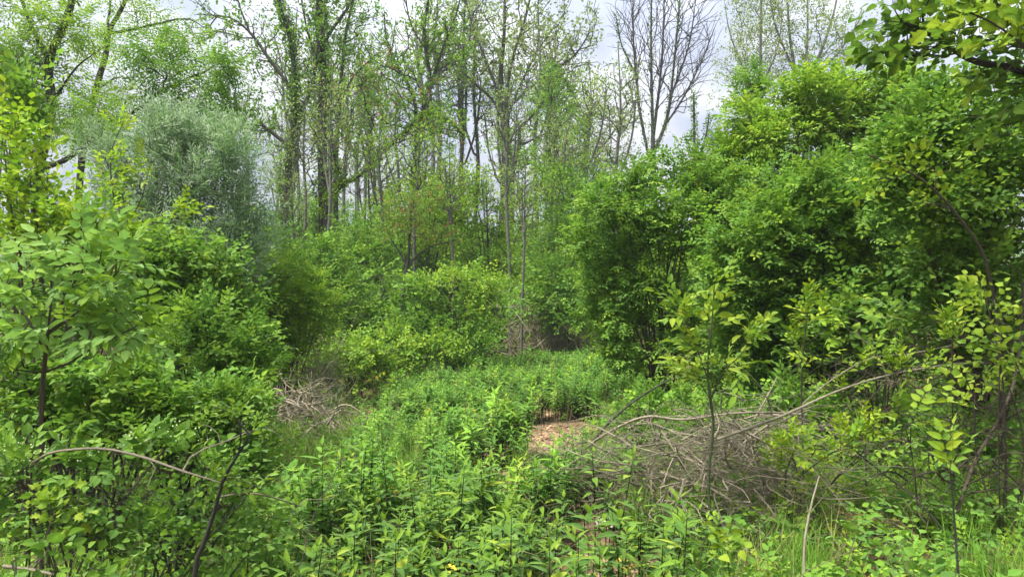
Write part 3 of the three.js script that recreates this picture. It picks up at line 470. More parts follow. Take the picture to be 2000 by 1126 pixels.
plant('thicket_shrub', 'broad thicket shrub with thin bare stems left of the hollow thicket', 'shrub', { lai: 0.9, base: [1090, 17], n: 620, kind: 'bud', tone: 'mid', size: 1.05, bark: 'grey', stems: 14, stemR: 0.025, lobes: [[1080, 430, 75, 60], [1130, 400, 60, 60], [1060, 510, 60, 50], [1130, 500, 70, 60], [1100, 350, 60, 40]] });
plant('dark_green_shrub', 'dense dark green shrub behind the grey brush pile', 'shrub', { lai: 2.4, base: [1110, 15.5], n: 560, kind: 'round', tone: 'mid', size: 1.35, bark: 'dark', stems: 12, lobes: [[1100, 560, 65, 40], [1160, 590, 60, 45], [1080, 600, 60, 35], [1180, 640, 60, 35], [1060, 550, 40, 40]] });
plant('low_shrub', 'low deep green shrub at the foot of the arching shrub', 'shrub', { lai: 2.4, base: [900, 13.5], n: 520, kind: 'round', tone: 'mid', size: 1.3, bark: 'dark', stems: 12, lobes: [[880, 640, 70, 35], [940, 670, 50, 25], [830, 650, 60, 40], [960, 630, 40, 40], [820, 600, 40, 40]] });
plant('broad_low_shrub', 'broad low green shrub left of the grey trunk tree', 'shrub', { lai: 2.2, base: [690, 14], n: 620, kind: 'round', tone: 'mid', size: 1.35, bark: 'dark', stems: 14, lobes: [[680, 620, 70, 35], [740, 640, 50, 35], [640, 600, 50, 40], [700, 570, 60, 30], [770, 650, 35, 40]] });
plant('yellow_green_bush', 'rounded yellow green bush beside the field, before the grey trunk', 'bush', { base: [690, 12], n: 520, kind: 'round', tone: 'young', size: 1.15, bark: 'brown', stems: 12, lobes: [[680, 690, 65, 30], [740, 690, 45, 30], [640, 720, 50, 35], [720, 730, 50, 25]] });
plant('roadside_bush', 'small bright bush beside the far end of the path', 'bush', { base: [830, 13], n: 220, kind: 'round', tone: 'young', size: 1.1, bark: 'brown', stems: 8, lobes: [[830, 690, 45, 22], [790, 680, 30, 40], [870, 690, 40, 18]] });
plant('silvery_shrub', 'tall silvery grey green shrub with narrow leaves', 'shrub', { lai: 2.3, base: [350, 9.5], n: 1250, kind: 'silver', tone: 'silver', size: 1.4, bark: 'grey', stems: 16, stemR: 0.025, clump: 8, bend: 1.2, lift: 0.5, spread: 0.075, from: 0.1, layered: false, dull: true, shell: 0.2, shoots: 0.55,
  lobes: [[350, 320, 100, 85], [260, 390, 70, 90], [450, 370, 70, 90], [300, 270, 60, 50], [370, 270, 60, 50], [360, 440, 120, 70], [480, 450, 50, 70], [430, 290, 45, 50], [210, 350, 40, 70], [300, 520, 100, 60], [470, 520, 60, 60], [420, 500, 80, 60]] });
plant('forest_edge_shrub', 'mid green shrub between the silvery shrub and the ivy trunks', 'shrub', { base: [540, 14], n: 420, kind: 'round', tone: 'mid', size: 1.35, bark: 'dark', stems: 10, lobes: [[520, 500, 40, 50], [580, 540, 50, 40], [620, 510, 40, 35], [550, 590, 60, 40]] });

// ---------------------------------------------------------------- the thicket on the right
plant('hollow_thicket', 'vine draped thicket with a dark hollow, right of the brush pile', 'shrub', { lai: 2.3, base: [1290, 9], n: 1500, kind: 'honey', tone: 'mid', size: 1.02, bark: 'brown', stems: 22, stemR: 0.018, clump: 10, parts: 200, second: { kind: 'honey', tone: 'young', share: 0.35, size: 1.05 },
  lobes: [[1250, 400, 80, 60], [1330, 400, 80, 55], [1220, 470, 75, 60], [1310, 460, 85, 45], [1210, 550, 55, 60], [1250, 595, 50, 60], [1390, 470, 55, 60], [1425, 570, 40, 80], [1270, 350, 70, 55], [1310, 640, 70, 45], [1230, 640, 50, 35], [1390, 660, 50, 50], [1290, 700, 90, 35], [1390, 400, 50, 50], [1180, 600, 50, 60], [1170, 520, 40, 50], [1400, 350, 60, 55], [1160, 420, 50, 50], [1360, 600, 40, 40]] });
plant('bright_thicket', 'tall bright yellow green shrub rising above the hollow thicket', 'shrub', { lai: 4.0, base: [1500, 9.5], n: 1700, kind: 'sapling', tone: 'young', size: 0.95, bark: 'brown', stems: 20, stemR: 0.025, clump: 9, parts: 200,
  lobes: [[1480, 270, 60, 60], [1560, 220, 70, 50], [1440, 350, 60, 70], [1530, 320, 90, 70], [1620, 190, 70, 45], [1690, 180, 60, 40], [1480, 420, 90, 60], [1470, 540, 90, 80], [1620, 300, 80, 70], [1700, 260, 70, 60], [1760, 200, 70, 45], [1800, 270, 60, 60], [1400, 330, 50, 50], [1400, 430, 60, 60], [1640, 380, 80, 60], [1710, 460, 80, 80], [1720, 360, 70, 60], [1600, 470, 80, 70]] });
plant('vine_topped_snag', 'small round clump of dark vine leaves on a broken snag', 'snag', { base: [1475, 11], bark: 'grey', n: 90, kind: 'fine', tone: 'mid', size: 1.3, limbs: [{ p: [[1476, 420], [1474, 260], [1472, 165]], r: [0.04, 0.025], ivy: 1.2, ivyOut: 0.15 }], lobes: [[1470, 165, 26, 26], [1476, 195, 20, 25]] });
plant('dark_thicket', 'dense dark green shrub with a shaded skirt, right of the hollow', 'shrub', { lai: 3.6, base: [1600, 7.5], n: 2100, kind: 'honey', tone: 'mid', size: 1.1, bark: 'dark', stems: 26, stemR: 0.018, clump: 10, parts: 260, second: { kind: 'honey', tone: 'young', share: 0.25, size: 1.05 },
  lobes: [[1560, 480, 100, 70], [1660, 440, 100, 75], [1500, 540, 70, 70], [1600, 570, 110, 70], [1720, 520, 90, 80], [1540, 400, 80, 60], [1440, 470, 70, 70], [1440, 560, 60, 70], [1700, 370, 90, 60], [1500, 620, 60, 50], [1640, 630, 90, 40], [1770, 450, 70, 80], [1560, 680, 100, 45], [1700, 690, 110, 45], [1460, 690, 60, 40], [1800, 600, 80, 70]] });
plant('right_edge_shrub', 'tall leafy shrub with long arching boughs at the right edge', 'shrub', { lai: 4.0, base: [1900, 5.6], n: 2000, kind: 'round', tone: 'mid', size: 0.95, bark: 'brown', stems: 22, stemR: 0.016, clump: 10, parts: 290,
  lobes: [[1850, 330, 90, 60], [1930, 290, 90, 70], [1800, 270, 70, 50], [1860, 210, 80, 50], [1760, 310, 60, 60], [1970, 400, 70, 90], [1890, 430, 90, 70], [1960, 210, 70, 60], [1800, 390, 70, 50], [1940, 520, 80, 60], [1840, 520, 70, 50], [1990, 600, 50, 80], [1900, 640, 70, 50], [1980, 720, 50, 50], [1920, 720, 60, 50], [1880, 580, 60, 50], [1970, 330, 60, 60]] });
plant('arching_bough', 'long bough of yellow tinged leaves arching out before the right edge shrub', 'bough', { lai: 1.3, base: [1960, 5], bark: 'brown', n: 70, kind: 'round', tone: 'yellow', size: 1.0, parts: 280, limbs: [{ p: [[1930, 520], [1870, 420], [1800, 350], [1740, 320], [1690, 300]], r: [0.014, 0.004] }, { p: [[1870, 420], [1830, 400], [1770, 395]], r: [0.006, 0.003] }], lobes: [[1770, 340, 60, 14], [1730, 305, 40, 10], [1830, 395, 50, 12], [1860, 320, 60, 12]] });
plant('broad_leaf_plant', 'broad leaved plants drooping from the shaded foot of the dark shrub', 'plant', { lai: 1.8, base: [1720, 6.2], n: 150, kind: 'broad', tone: 'mid', size: 0.95, bark: 'brown', stems: 12, stemR: 0.008, parts: 290, clump: 6, lobes: [[1680, 630, 80, 30], [1770, 630, 70, 30], [1850, 600, 70, 30], [1650, 670, 50, 20], [1730, 680, 40, 20]] });
plant('overhanging_tree', 'broad leaved tree hanging dark and sunlit boughs into the top corner', 'tree', { lai: 1.9, base: [2180, 4.6], bark: 'dark', n: 520, kind: 'broad', tone: 'mid', size: 0.9, parts: 295, clump: 9, near: true, bend: 1,
  limbs: [{ p: [[2170, 600], [2120, 300], [2060, 180], [1985, 135], [1900, 118], [1830, 75], [1760, 40]], r: [0.045, 0.008] }, { p: [[2100, 260], [2040, 60], [1990, -60]], r: [0.05, 0.02] }, { p: [[2060, 180], [1990, 60], [1940, 0]], r: [0.03, 0.012] }], lobes: [[1740, 40, 60, 50], [1800, 70, 70, 40], [1850, 20, 70, 50], [1940, 60, 70, 60], [1990, 130, 50, 60], [1900, -30, 100, 50], [1720, 100, 40, 25], [1800, 110, 50, 20], [1960, 190, 60, 40], [1990, 250, 40, 40]] });

plant('sunlit_bough', 'bough of large sunlit pale green leaves in the top right corner', 'bough', { lai: 1.7, base: [2150, 3.6], bark: 'brown', n: 60, kind: 'lobed', tone: 'young', size: 0.85, parts: 200, near: true, clump: 5, limbs: [{ p: [[2150, 500], [2080, 200], [2000, 90], [1930, 40], [1880, 20]], r: [0.012, 0.004] }, { p: [[2040, 140], [1985, 120], [1950, 120]], r: [0.006, 0.003] }], lobes: [[1925, 45, 45, 30], [1975, 95, 40, 30], [1990, 20, 40, 30], [1895, 10, 30, 20], [1950, 150, 35, 25]] });

// ---------------------------------------------------------------- the left side
plant('ash_sapling', 'large sapling with big pale compound leaves at the left edge', 'sapling', { lai: 2.1, base: [95, 3.3], bark: 'brown', n: 150, kind: 'ash', tone: 'glaucous', size: 0.6, parts: 298, near: true, clump: 4, bend: 0.6, jitter: 0.12, lift: 0.05,
  limbs: [{ p: [[80, 800], [92, 650], [100, 560], [84, 480]], r: [0.0075, 0.004] }, { p: [[94, 640], [135, 560], [160, 480], [180, 450]], r: [0.008, 0.004] }, { p: [[92, 660], [170, 590], [230, 530]], r: [0.007, 0.003] }, { p: [[85, 740], [180, 680], [260, 640]], r: [0.006, 0.003] }, { p: [[90, 690], [40, 600], [10, 560]], r: [0.006, 0.003] }], lobes: [[170, 500, 80, 40], [80, 510, 80, 40], [220, 570, 75, 50], [110, 600, 90, 50], [250, 650, 60, 35], [50, 690, 60, 40], [20, 590, 40, 60]] });
plant('yellow_shrub', 'yellow green shrub at the left edge behind the big leaved sapling', 'shrub', { lai: 2.6, base: [70, 5], n: 800, kind: 'round', tone: 'yellow', size: 0.9, bark: 'brown', stems: 14, parts: 200, lobes: [[40, 380, 70, 60], [110, 430, 70, 45], [60, 470, 80, 50], [180, 450, 60, 40], [20, 300, 50, 70], [230, 480, 40, 30]] });
plant('rounded_leaf_vine', 'rounded leaves of a vine hanging at the upper left edge', 'vine', { lai: 2.2, base: [30, 6], n: 260, kind: 'round', tone: 'mid', size: 1.15, bark: 'brown', stems: 6, stemR: 0.012, parts: 150, lobes: [[30, 180, 45, 60], [60, 240, 40, 40], [10, 260, 40, 50]] });
plant('yellow_shoot', 'thin upright shoot of yellow leaves before the silvery shrub', 'sapling', { lai: 0.9, base: [225, 5.4], bark: 'brown', n: 40, kind: 'sapling', tone: 'yellow', size: 0.75, parts: 250, limbs: [{ p: [[226, 560], [222, 400], [216, 300], [242, 235]], r: [0.008, 0.003] }, { p: [[224, 470], [270, 400], [296, 310]], r: [0.005, 0.002] }], lobes: [[215, 320, 20, 45], [235, 250, 18, 20], [285, 350, 22, 50], [330, 410, 40, 25], [230, 400, 30, 30]] });
plant('left_back_bush', 'mid green bush in the gap behind the left edge sapling', 'bush', { base: [150, 8.5], n: 620, kind: 'round', tone: 'mid', size: 1.2, bark: 'brown', stems: 16, lai: 3, lobes: [[90, 560, 90, 60], [200, 560, 80, 60], [20, 600, 70, 70], [140, 640, 110, 60], [260, 620, 60, 60]] });
plant('shadowed_bush', 'leafy green bush with a dark hollow below the silvery shrub', 'bush', { base: [410, 7], n: 1250, kind: 'broad', tone: 'mid', size: 0.62, bark: 'dark', stems: 18, parts: 280, lobes: [[400, 510, 75, 40], [350, 540, 60, 45], [450, 560, 60, 50], [400, 580, 60, 35], [330, 480, 60, 35], [470, 620, 50, 35], [300, 600, 60, 50], [270, 520, 60, 50]] });
plant('fine_leaf_bush', 'fine leaved yellow green bush left of the brown twiggy gap', 'bush', { lai: 3, base: [560, 10], n: 1150, kind: 'fine', tone: 'young', size: 1.4, bark: 'brown', stems: 18, lobes: [[560, 560, 60, 40], [530, 620, 60, 50], [600, 610, 50, 45], [520, 560, 40, 50], [570, 660, 50, 35], [630, 580, 40, 40], [540, 710, 60, 35], [500, 660, 40, 50]] });
plant('middle_left_bush', 'dense green bush in the middle of the left bank', 'bush', { base: [430, 6], n: 1250, kind: 'honey', tone: 'mid', size: 1.0, bark: 'dark', stems: 20, parts: 280, lobes: [[420, 690, 75, 40], [480, 680, 50, 50], [360, 660, 60, 40], [440, 740, 80, 40], [500, 730, 40, 45], [380, 610, 50, 30], [430, 800, 80, 30]] });
plant('bank_bush', 'broad leaved bush covering the left bank under the sapling', 'bush', { base: [170, 4.3], n: 900, kind: 'broad', tone: 'mid', size: 0.62, bark: 'dark', stems: 18, parts: 295, lobes: [[150, 760, 90, 55], [240, 740, 70, 50], [60, 780, 70, 60], [180, 820, 90, 40], [290, 780, 60, 50], [30, 700, 60, 50]] });
plant('lower_bank_bush', 'bright green bush at the lower left bank above the pale cane', 'bush', { base: [350, 4.2], n: 1000, kind: 'sapling', tone: 'mid', size: 0.6, bark: 'dark', stems: 18, parts: 295, lobes: [[330, 800, 75, 40], [400, 780, 60, 45], [440, 830, 60, 40], [350, 850, 70, 30], [480, 800, 40, 40], [270, 830, 60, 30], [470, 880, 60, 30], [420, 900, 60, 25], [500, 930, 50, 30], [330, 900, 50, 25]] });

// ---------------------------------------------------------------- herbs of the clearing
function herb(r, h, n, L) {
  const o = new THREE.Group(), sk = new Skeleton(), leaves = [], lean = V(jit(r, 0.07), 1, jit(r, 0.07)).normalize();
  sk.path([V(0, -0.02, 0), lean.clone().multiplyScalar(h * 0.55), lean.clone().multiplyScalar(h).add(V(jit(r, 0.03), 0, jit(r, 0.03)))], 0.0042, 0.0018, h / 5, false);
  const a0 = r() * 6.28;
  for (let i = 0; i < n; i++) {
    const t = i / (n - 1), y = h * (0.38 + 0.60 * Math.pow(t, 0.75)), a = a0 + i * 2.4 + jit(r, 0.3), el = lerp(0.05, 0.75, t * t) + jit(r, 0.22) + (t > 0.88 ? 0.35 : 0), s = (0.55 + 0.65 * Math.sin(Math.PI * (0.12 + 0.72 * t))) * (t > 0.9 ? 0.75 : 1) * (0.85 + 0.3 * r());
    leaves.push([Math.floor(r() * HL.length), frame(lean.clone().multiplyScalar(y), V(Math.cos(a) * Math.cos(el), Math.sin(el), Math.sin(a) * Math.cos(el)), UP, jit(r, 0.45), s * L), t]);
  }
  return { stem: sk.mesh(V(0, 0, 0), 0.0015, 2.4), leaves };
}
const HL = [leafGeo(0.088, 0.029, 'lance', 4, 0.28, 0.3, 0.05, 0.12), leafGeo(0.098, 0.033, 'lance', 4, 0.22, 0.18, 0.05, 0.1), leafGeo(0.08, 0.027, 'lance', 4, 0.35, 0.45, 0.05, 0.08)];
const herbs = []; { const r = rngOf(301); for (let i = 0; i < 9; i++) herbs.push(i < 6 ? herb(r, 0.28 + 0.05 * i, 17 + i, 0.72 + 0.35 * r()) : herb(r, 0.26 + 0.06 * (i - 6), 26, 0.5 + 0.1 * r())); }
const fieldL = (d) => { const k = [[2, 380], [3, 470], [4, 590], [5, 650], [7, 720], [9, 770], [12, 810], [15, 840], [18, 860]]; let i = 0; while (i < k.length - 2 && d > k[i + 1][0]) i++; return (lerp(k[i][1], k[i + 1][1], (d - k[i][0]) / (k[i + 1][0] - k[i][0])) - 1000) / FPX * d; };
const fieldR = (d) => { const k = [[2, 1500], [3, 1420], [4, 1300], [5, 1190], [7, 1130], [9, 1160], [11, 1210], [14, 1270], [17.5, 1270]]; let i = 0; while (i < k.length - 2 && d > k[i + 1][0]) i++; return (lerp(k[i][1], k[i + 1][1], (d - k[i][0]) / (k[i + 1][0] - k[i][0])) - 1000) / FPX * d; };
{
  const r = rngOf(302), spots = [], stoneAt = at(1184, 1038, 5.0), free = (x, d) => Math.abs(x - pathX(d)) / pathHalf(d);
  for (let i = 0; i < 70000 && spots.length < 8200; i++) {
    const d = 2.1 + 13.4 * Math.sqrt(r()), L = fieldL(d), R = fieldR(d), x = lerp(L - 0.5, R + 0.5, r()), e = Math.min(x - L, R - x) / 0.5;
    if (e < -1 || r() > sstep(-1, 0.6, e)) continue; if (Math.abs(x - stoneAt.x) < 0.16 && d < 5.15 && d > 4.0) continue;
    const q = free(x, d); if (isOpen(x, d) && r() < 0.97) continue; const bare = isBare(d); if (bare && d < 12.5 && (q < 0.85 || r() > sstep(0.85, 1.9, q))) { if (!(q < 2 && n2(x * 3 + 7, d * 2) > 0.62)) continue; }
    if (r() > 0.45 + 0.85 * n2(x * 1.1, d * 0.9) + (d > 9 ? 0.3 : 0) + (d < 5.8 ? 0.5 : 0)) continue;
    spots.push([x, d]);
  }
  for (const [px, d, n, w, big] of [[1000, 7.3, 34, 0.17, 1.6], [1120, 5.7, 9, 0.16], [900, 6.2, 12, 0.3], [890, 7.8, 14, 0.4], [1180, 4.6, 7, 0.2]]) for (let i = 0; i < n; i++) { const p = ground(px, d); spots.push([p.x + jit(r, w), d + jit(r, w), big]); }
  const all = spots.map(([x, d, big]) => { const p = V(x, gy(x, -d), -d), k = Math.floor(r() * herbs.length), s = (0.66 + 0.42 * r() + 0.2 * n2(x * 0.8, d * 0.7)) * (big ?? (d < 5.5 ? 1.22 : 1.06)); return { p, k, s, turn: r() * 6.28, dist: isSeen(V(x, p.y + 0.45 * s, -d), 1.03) ? p.distanceTo(camera.position) : 99 }; }).sort((a, b) => a.dist - b.dist);
  const proto = herbs.map((h) => {
    const o = thing('leafy_weed', 'leafy green weed with slim leaves on a dark stem in the clearing', 'weed', V(0, 0, 0), 'leafy weeds of the clearing');
    part('stem', h.stem, BARK.herb, o);
    for (const [v, m, t] of h.leaves) { const l = part('leaf', HL[v], leafMat(t > 0.85 ? TONE.young[1] : r() < 0.07 ? TONE.yellow[1] : TONE.herb[Math.floor(r() * 4)]), o); m.decompose(l.position, l.quaternion, l.scale); }
    return o;
  });
  const placed = new Set();
  all.slice(0, 300).forEach((e) => {
    const o = placed.has(e.k) ? proto[e.k].clone() : proto[e.k]; if (placed.has(e.k)) { o.name = numbered('leafy_weed'); o.userData = { ...proto[e.k].userData }; scene.add(o); } placed.add(e.k);
    o.position.copy(e.p); o.rotation.set(jit(r, 0.12), e.turn, jit(r, 0.12)); o.scale.setScalar(e.s);
  });
  const rest = all.slice(300), mass = thing('weeds', 'mass of leafy green weeds filling the clearing beyond the nearest ones', 'weeds', V(0, 0, 0)); mass.userData.kind = 'stuff';
  herbs.forEach((h, k) => {
    const mine = rest.filter((e) => e.k === k), leaf = mergeGeometries(h.leaves.map(([v, m]) => HL[v].clone().applyMatrix4(m)));
    const a = new THREE.InstancedMesh(leaf, leafTint, mine.length), b = new THREE.InstancedMesh(h.stem, BARK.herb, mine.length); a.name = 'leaves'; b.name = 'stems'; a.userData.kind = b.userData.kind = 'stuff'; a.castShadow = a.receiveShadow = b.castShadow = true;
    const e4 = new THREE.Euler(), q = new THREE.Quaternion();
    mine.forEach((e, i) => { q.setFromEuler(e4.set(jit(r, 0.15), e.turn, jit(r, 0.15))); const m = M4().compose(e.p, q, V(e.s, e.s, e.s)), c = r() < 0.12 ? TONE.young[Math.floor(r() * 3)] : TONE.herb[Math.floor(r() * 4)], w = 0.82 + 0.42 * r(); a.setMatrixAt(i, m); b.setMatrixAt(i, m); a.setColorAt(i, col.setRGB(c[0] * w, c[1] * w, c[2] * w)); });
    mass.add(a, b); stats.copies += 2 * mine.length;
  });
  stats.herbs = all.length;
}
// yellow flowers
{
  const r = rngOf(303), petal = leafGeo(0.011, 0.008, 'oval', 2, 0.1, 0.1, 0), fm = new THREE.MeshStandardMaterial({ color: new THREE.Color().setRGB(0.72, 0.52, 0.03), roughness: 0.7, side: THREE.DoubleSide });
  const bloom = []; for (let i = 0; i < 9; i++) { const c = V(jit(r, 0.018), jit(r, 0.02), jit(r, 0.018)); for (let k = 0; k < 4; k++) bloom.push(petal.clone().applyMatrix4(frame(c, V(Math.cos(k * 1.57), 0.6, Math.sin(k * 1.57)), UP, 0, 0.85))); }
  const bg = mergeGeometries(bloom), spots = [[850, 790, 8.3], [870, 800, 8.4], [838, 800, 8.6], [925, 800, 8.2], [935, 822, 8.0], [945, 812, 8.3], [960, 830, 7.6], [1005, 848, 7.2], [930, 905, 6.4], [1225, 952, 5.2], [1240, 955, 5.2], [1215, 985, 5.0], [1250, 985, 4.8], [765, 952, 4.9], [800, 960, 4.8], [885, 1108, 3.3], [1205, 1093, 3.6], [1225, 1097, 3.6], [735, 735, 11], [720, 742, 11], [750, 728, 11.4], [765, 740, 11]];
  let first = null;
  for (const [px, py, d] of spots) {
    const q = at(px, py, d), b = V(q.x + jit(r, 0.05), 0, q.z); b.y = gy(b.x, b.z); const top = q.clone().sub(b);
    const o = thing('yellow_flower', 'small yellow flower head on a thin stalk among the weeds', 'flower', b, 'yellow flowers among the weeds'), sk = new Skeleton();
    sk.path([V(0, 0, 0), top.clone().multiplyScalar(0.5).add(V(0.01, 0, 0.01)), top], 0.0022, 0.0012, 0.08, false); part('stem', sk.mesh(V(0, 0, 0), 0.001, 2.4), BARK.green, o);
    const n = 1 + Math.floor(r() * 3); for (let i = 0; i < n; i++) { const f = part('blossom', bg, fm, o); f.position.copy(top).add(V(jit(r, 0.035) * (i > 0), i * -0.02, jit(r, 0.035) * (i > 0))); f.rotation.y = r() * 6; f.scale.setScalar(0.8 + 0.4 * r()); }
  }
}
// grass, low leaves and dry litter
{
  const r = rngOf(304), blade = (x, z, h, a, lean) => { const w = 0.0035 + r() * 0.0025, g = new THREE.BufferGeometry(), p = [], id = []; for (let i = 0; i <= 4; i++) { const t = i / 4, k = w * (1 - t * 0.95), o = lean * t * t; for (const s of [-1, 1]) p.push(x + Math.cos(a) * o - Math.sin(a) * k * s, h * t * (1 - 0.25 * t * lean / h), z + Math.sin(a) * o + Math.cos(a) * k * s); if (i) { const b = i * 2; id.push(b - 2, b - 1, b, b - 1, b + 1, b); } } g.setAttribute('position', new THREE.Float32BufferAttribute(p, 3)); g.setIndex(id); g.computeVertexNormals(); return g; };
  const tufts = []; for (let v = 0; v < 3; v++) { const b = []; for (let i = 0; i < 22; i++) { const h = 0.16 + r() * 0.26; b.push(blade(jit(r, 0.05), jit(r, 0.05), h, r() * 6.28, h * (0.2 + 0.7 * r()))); } tufts.push(mergeGeometries(b)); }
  const grass = thing('grass', 'long green grass at the edges of the clearing', 'grass', V(0, 0, 0)); grass.userData.kind = 'stuff';
  const low = thing('ground_cover', 'low leafy ground cover between the weeds and under the shrubs', 'ground cover', V(0, 0, 0)); low.userData.kind = 'stuff';
  const lists = [[], [], []], lowL = { sapling: [], round: [], fine: [] };
  for (let i = 0; i < 19000; i++) {
    const d = 1.9 + 16 * Math.pow(r(), 1.2), px = -60 + r() * 2120, x = (px - 1000) / FPX * d, p = V(x, gy(x, -d), -d), inField = x > fieldL(d) && x < fieldR(d), q = Math.abs(x - pathX(d)) / pathHalf(d);
    if (isOpen(x, d) && r() < 0.96) continue; if (q < 1.0 && isBare(d) && r() < 0.96) continue;
    const g = n2(x * 0.9 + 20, d * 0.9), right = px > 1330 && d < 6, mid = px > 480 && px < 760 && d < 9;
    if ((right && r() < 0.2 + 0.35 * g) || (mid && r() < 0.16 + 0.4 * g) || (g > 0.5 && (!inField || d > 6))) lists[i % 3].push(M4().compose(p, new THREE.Quaternion().setFromAxisAngle(UP, r() * 6.28), V(1, 0.8 + 0.6 * r(), 1)));
    else if (!inField || r() < 0.6) { const k = r() < 0.4 ? 'sapling' : r() < 0.5 ? 'round' : 'fine'; p.y += 0.04 + r() * (inField ? 0.10 : 0.3); lowL[k].push(frame(p, V(jit(r, 1), 0.15 + r() * 0.7, jit(r, 1)), UP, jit(r, 0.4), 0.55 + 0.65 * r())); }
  }
  tufts.forEach((g, v) => { const im = new THREE.InstancedMesh(g, leafTintDull, lists[v].length); im.name = 'blades'; im.userData.kind = 'stuff'; im.castShadow = im.receiveShadow = true; lists[v].forEach((m, i) => { im.setMatrixAt(i, m); const c = TONE.grass[Math.floor(Math.pow(r(), 1.3) * 4)], k = 0.9 + 0.4 * r(); im.setColorAt(i, col.setRGB(c[0] * k, c[1] * k, c[2] * k)); }); grass.add(im); stats.copies += lists[v].length; });
  for (const k in lowL) dress(low, lowL[k], k, k === 'fine' ? 'young' : 'herb', r, { massName: 'leaves' });
  // dry leaves and straw on path and open soil
  const litter = thing('leaf_litter', 'dry straw and dead leaves strewn over the bare path', 'litter', V(0, 0, 0)); litter.userData.kind = 'stuff';
  const straw = new THREE.CylinderGeometry(0.0016, 0.001, 0.14, 4), dead = leafGeo(0.055, 0.032, 'oval', 3, 0.4, 0.4, 0.04), sm = new THREE.MeshStandardMaterial({ color: 0xffffff, roughness: 0.95, side: THREE.DoubleSide });
  for (const [geo, n, name, flat] of [[straw, 6500, 'straw', true], [dead, 4200, 'dead_leaves', false]]) {
    const im = new THREE.InstancedMesh(geo, sm, n); im.name = name; im.userData.kind = 'stuff'; im.receiveShadow = true;
    for (let i = 0; i < n; i++) {
      const d = 2 + 12 * Math.pow(r(), 1.1), x = r() < 0.6 ? pathX(d) + jit(r, 0.75) : jit(r, 1) * d * 0.75, p = V(x, gy(x, -d) + 0.012 + 0.012 * r(), -d), a = r() * 6.28;
      im.setMatrixAt(i, frame(p, V(Math.cos(a), flat ? jit(r, 0.08) : jit(r, 0.25), Math.sin(a)), UP, jit(r, 0.4), 0.6 + 0.9 * r())); const k = 0.6 + 0.6 * r(); im.setColorAt(i, flat ? col.setRGB(0.50 * k, 0.38 * k, 0.22 * k) : col.setRGB(0.32 * k, 0.20 * k, 0.11 * k));
    }
    litter.add(im); stats.copies += n;
  }
}

// low shrubs closing the foot of the thickets
const foot = ['low small leaved shrubs by the thickets', 'low pointed leaf shrubs by the thickets', 'low round leaved shrubs by the thickets'];
{
  const r = rngOf(306), src = [];
  for (const [i, x, d, k, t] of [[0, 1290, 8.2, 'honey', 'mid'], [1, 1640, 6.6, 'sapling', 'mid'], [2, 1880, 5.2, 'round', 'mid']]) src.push(plant('low_thicket_shrub', ['low small leaved shrub at the shaded foot of the thickets', 'low pointed leaf shrub at the shaded foot of the thickets', 'low round leaved shrub at the shaded foot of the thickets'][i], 'shrub', { base: [x, d], group: foot[i], lai: 2.6, n: 150, kind: k, tone: t, size: 0.85, bark: 'brown', stems: 10, stemR: 0.005, lobes: [0, 1, 2, 3].map((q) => { const g = ground(x, d); return [x + [-60, 0, 60, 10][q], 563 - (g.y + [0.3, 0.42, 0.3, 0.2][q] - EYE - d * sinP) / d * FPX, 60, 40 - d * 1.5]; }) }));
  for (let i = 0; i < 30; i++) { const d = 4.9 + r() * 5, px = 1230 + r() * 800, p = ground(px, d); if (d < 6.3 && px < 1720) continue; copyOf(src[Math.floor(r() * 3)], null, p.x, p.z, r() * 6.28, 0.7 + r() * 0.6); }
  for (let i = 0; i < 16; i++) { const d = 5.5 + r() * 6, px = -60 + r() * 560, p = ground(px, d); const k = Math.floor(r() * 3), leaf = ['small', 'pointed', 'round'][k]; copyOf(src[k], 'low ' + leaf + ' leaved shrub at the foot of the left bank', p.x, p.z, r() * 6.28, 0.7 + r() * 0.6, 'low ' + leaf + ' leaved shrubs of the left bank'); }
}

{ // dry stalks of last year standing among the weeds
  const r = rngOf(307), stalks = thing('dry_stalks', 'dry tan stalks of last year standing among the green weeds', 'stalks', V(0, 0, 0)); stalks.userData.kind = 'stuff';
  const gs = [0, 1, 2].map(() => { const sk = new Skeleton(); sk.path([V(0, 0, 0), V(jit(r, 0.05), 0.25, jit(r, 0.05)), V(jit(r, 0.14), 0.5, jit(r, 0.14))], 0.003, 0.0012, 0.08, false); for (let i = 0; i < 3; i++) sk.reach(V(jit(r, 0.16), 0.3 + 0.3 * r(), jit(r, 0.16)), { step: 0.05, bend: 0.8, rise: 0, jitter: 0.2, curl: 0.3, r }); return sk.mesh(V(0, 0, 0), 0.0012, 2.4); });
  gs.forEach((g) => { const n = 190, im = new THREE.InstancedMesh(g, BARK.straw, n); im.name = 'stalks'; im.userData.kind = 'stuff'; for (let i = 0; i < n; i++) { const d = 2.6 + 11 * r(), x = lerp(fieldL(d) - 0.9, fieldR(d) + 1.2, r()); im.setMatrixAt(i, frame(V(x, gy(x, -d), -d), V(jit(r, 0.5), 1, jit(r, 0.5)), V(jit(r, 1), 0, 1), 0, 0.6 + 0.7 * r())); } stalks.add(im); stats.copies += n; });
}

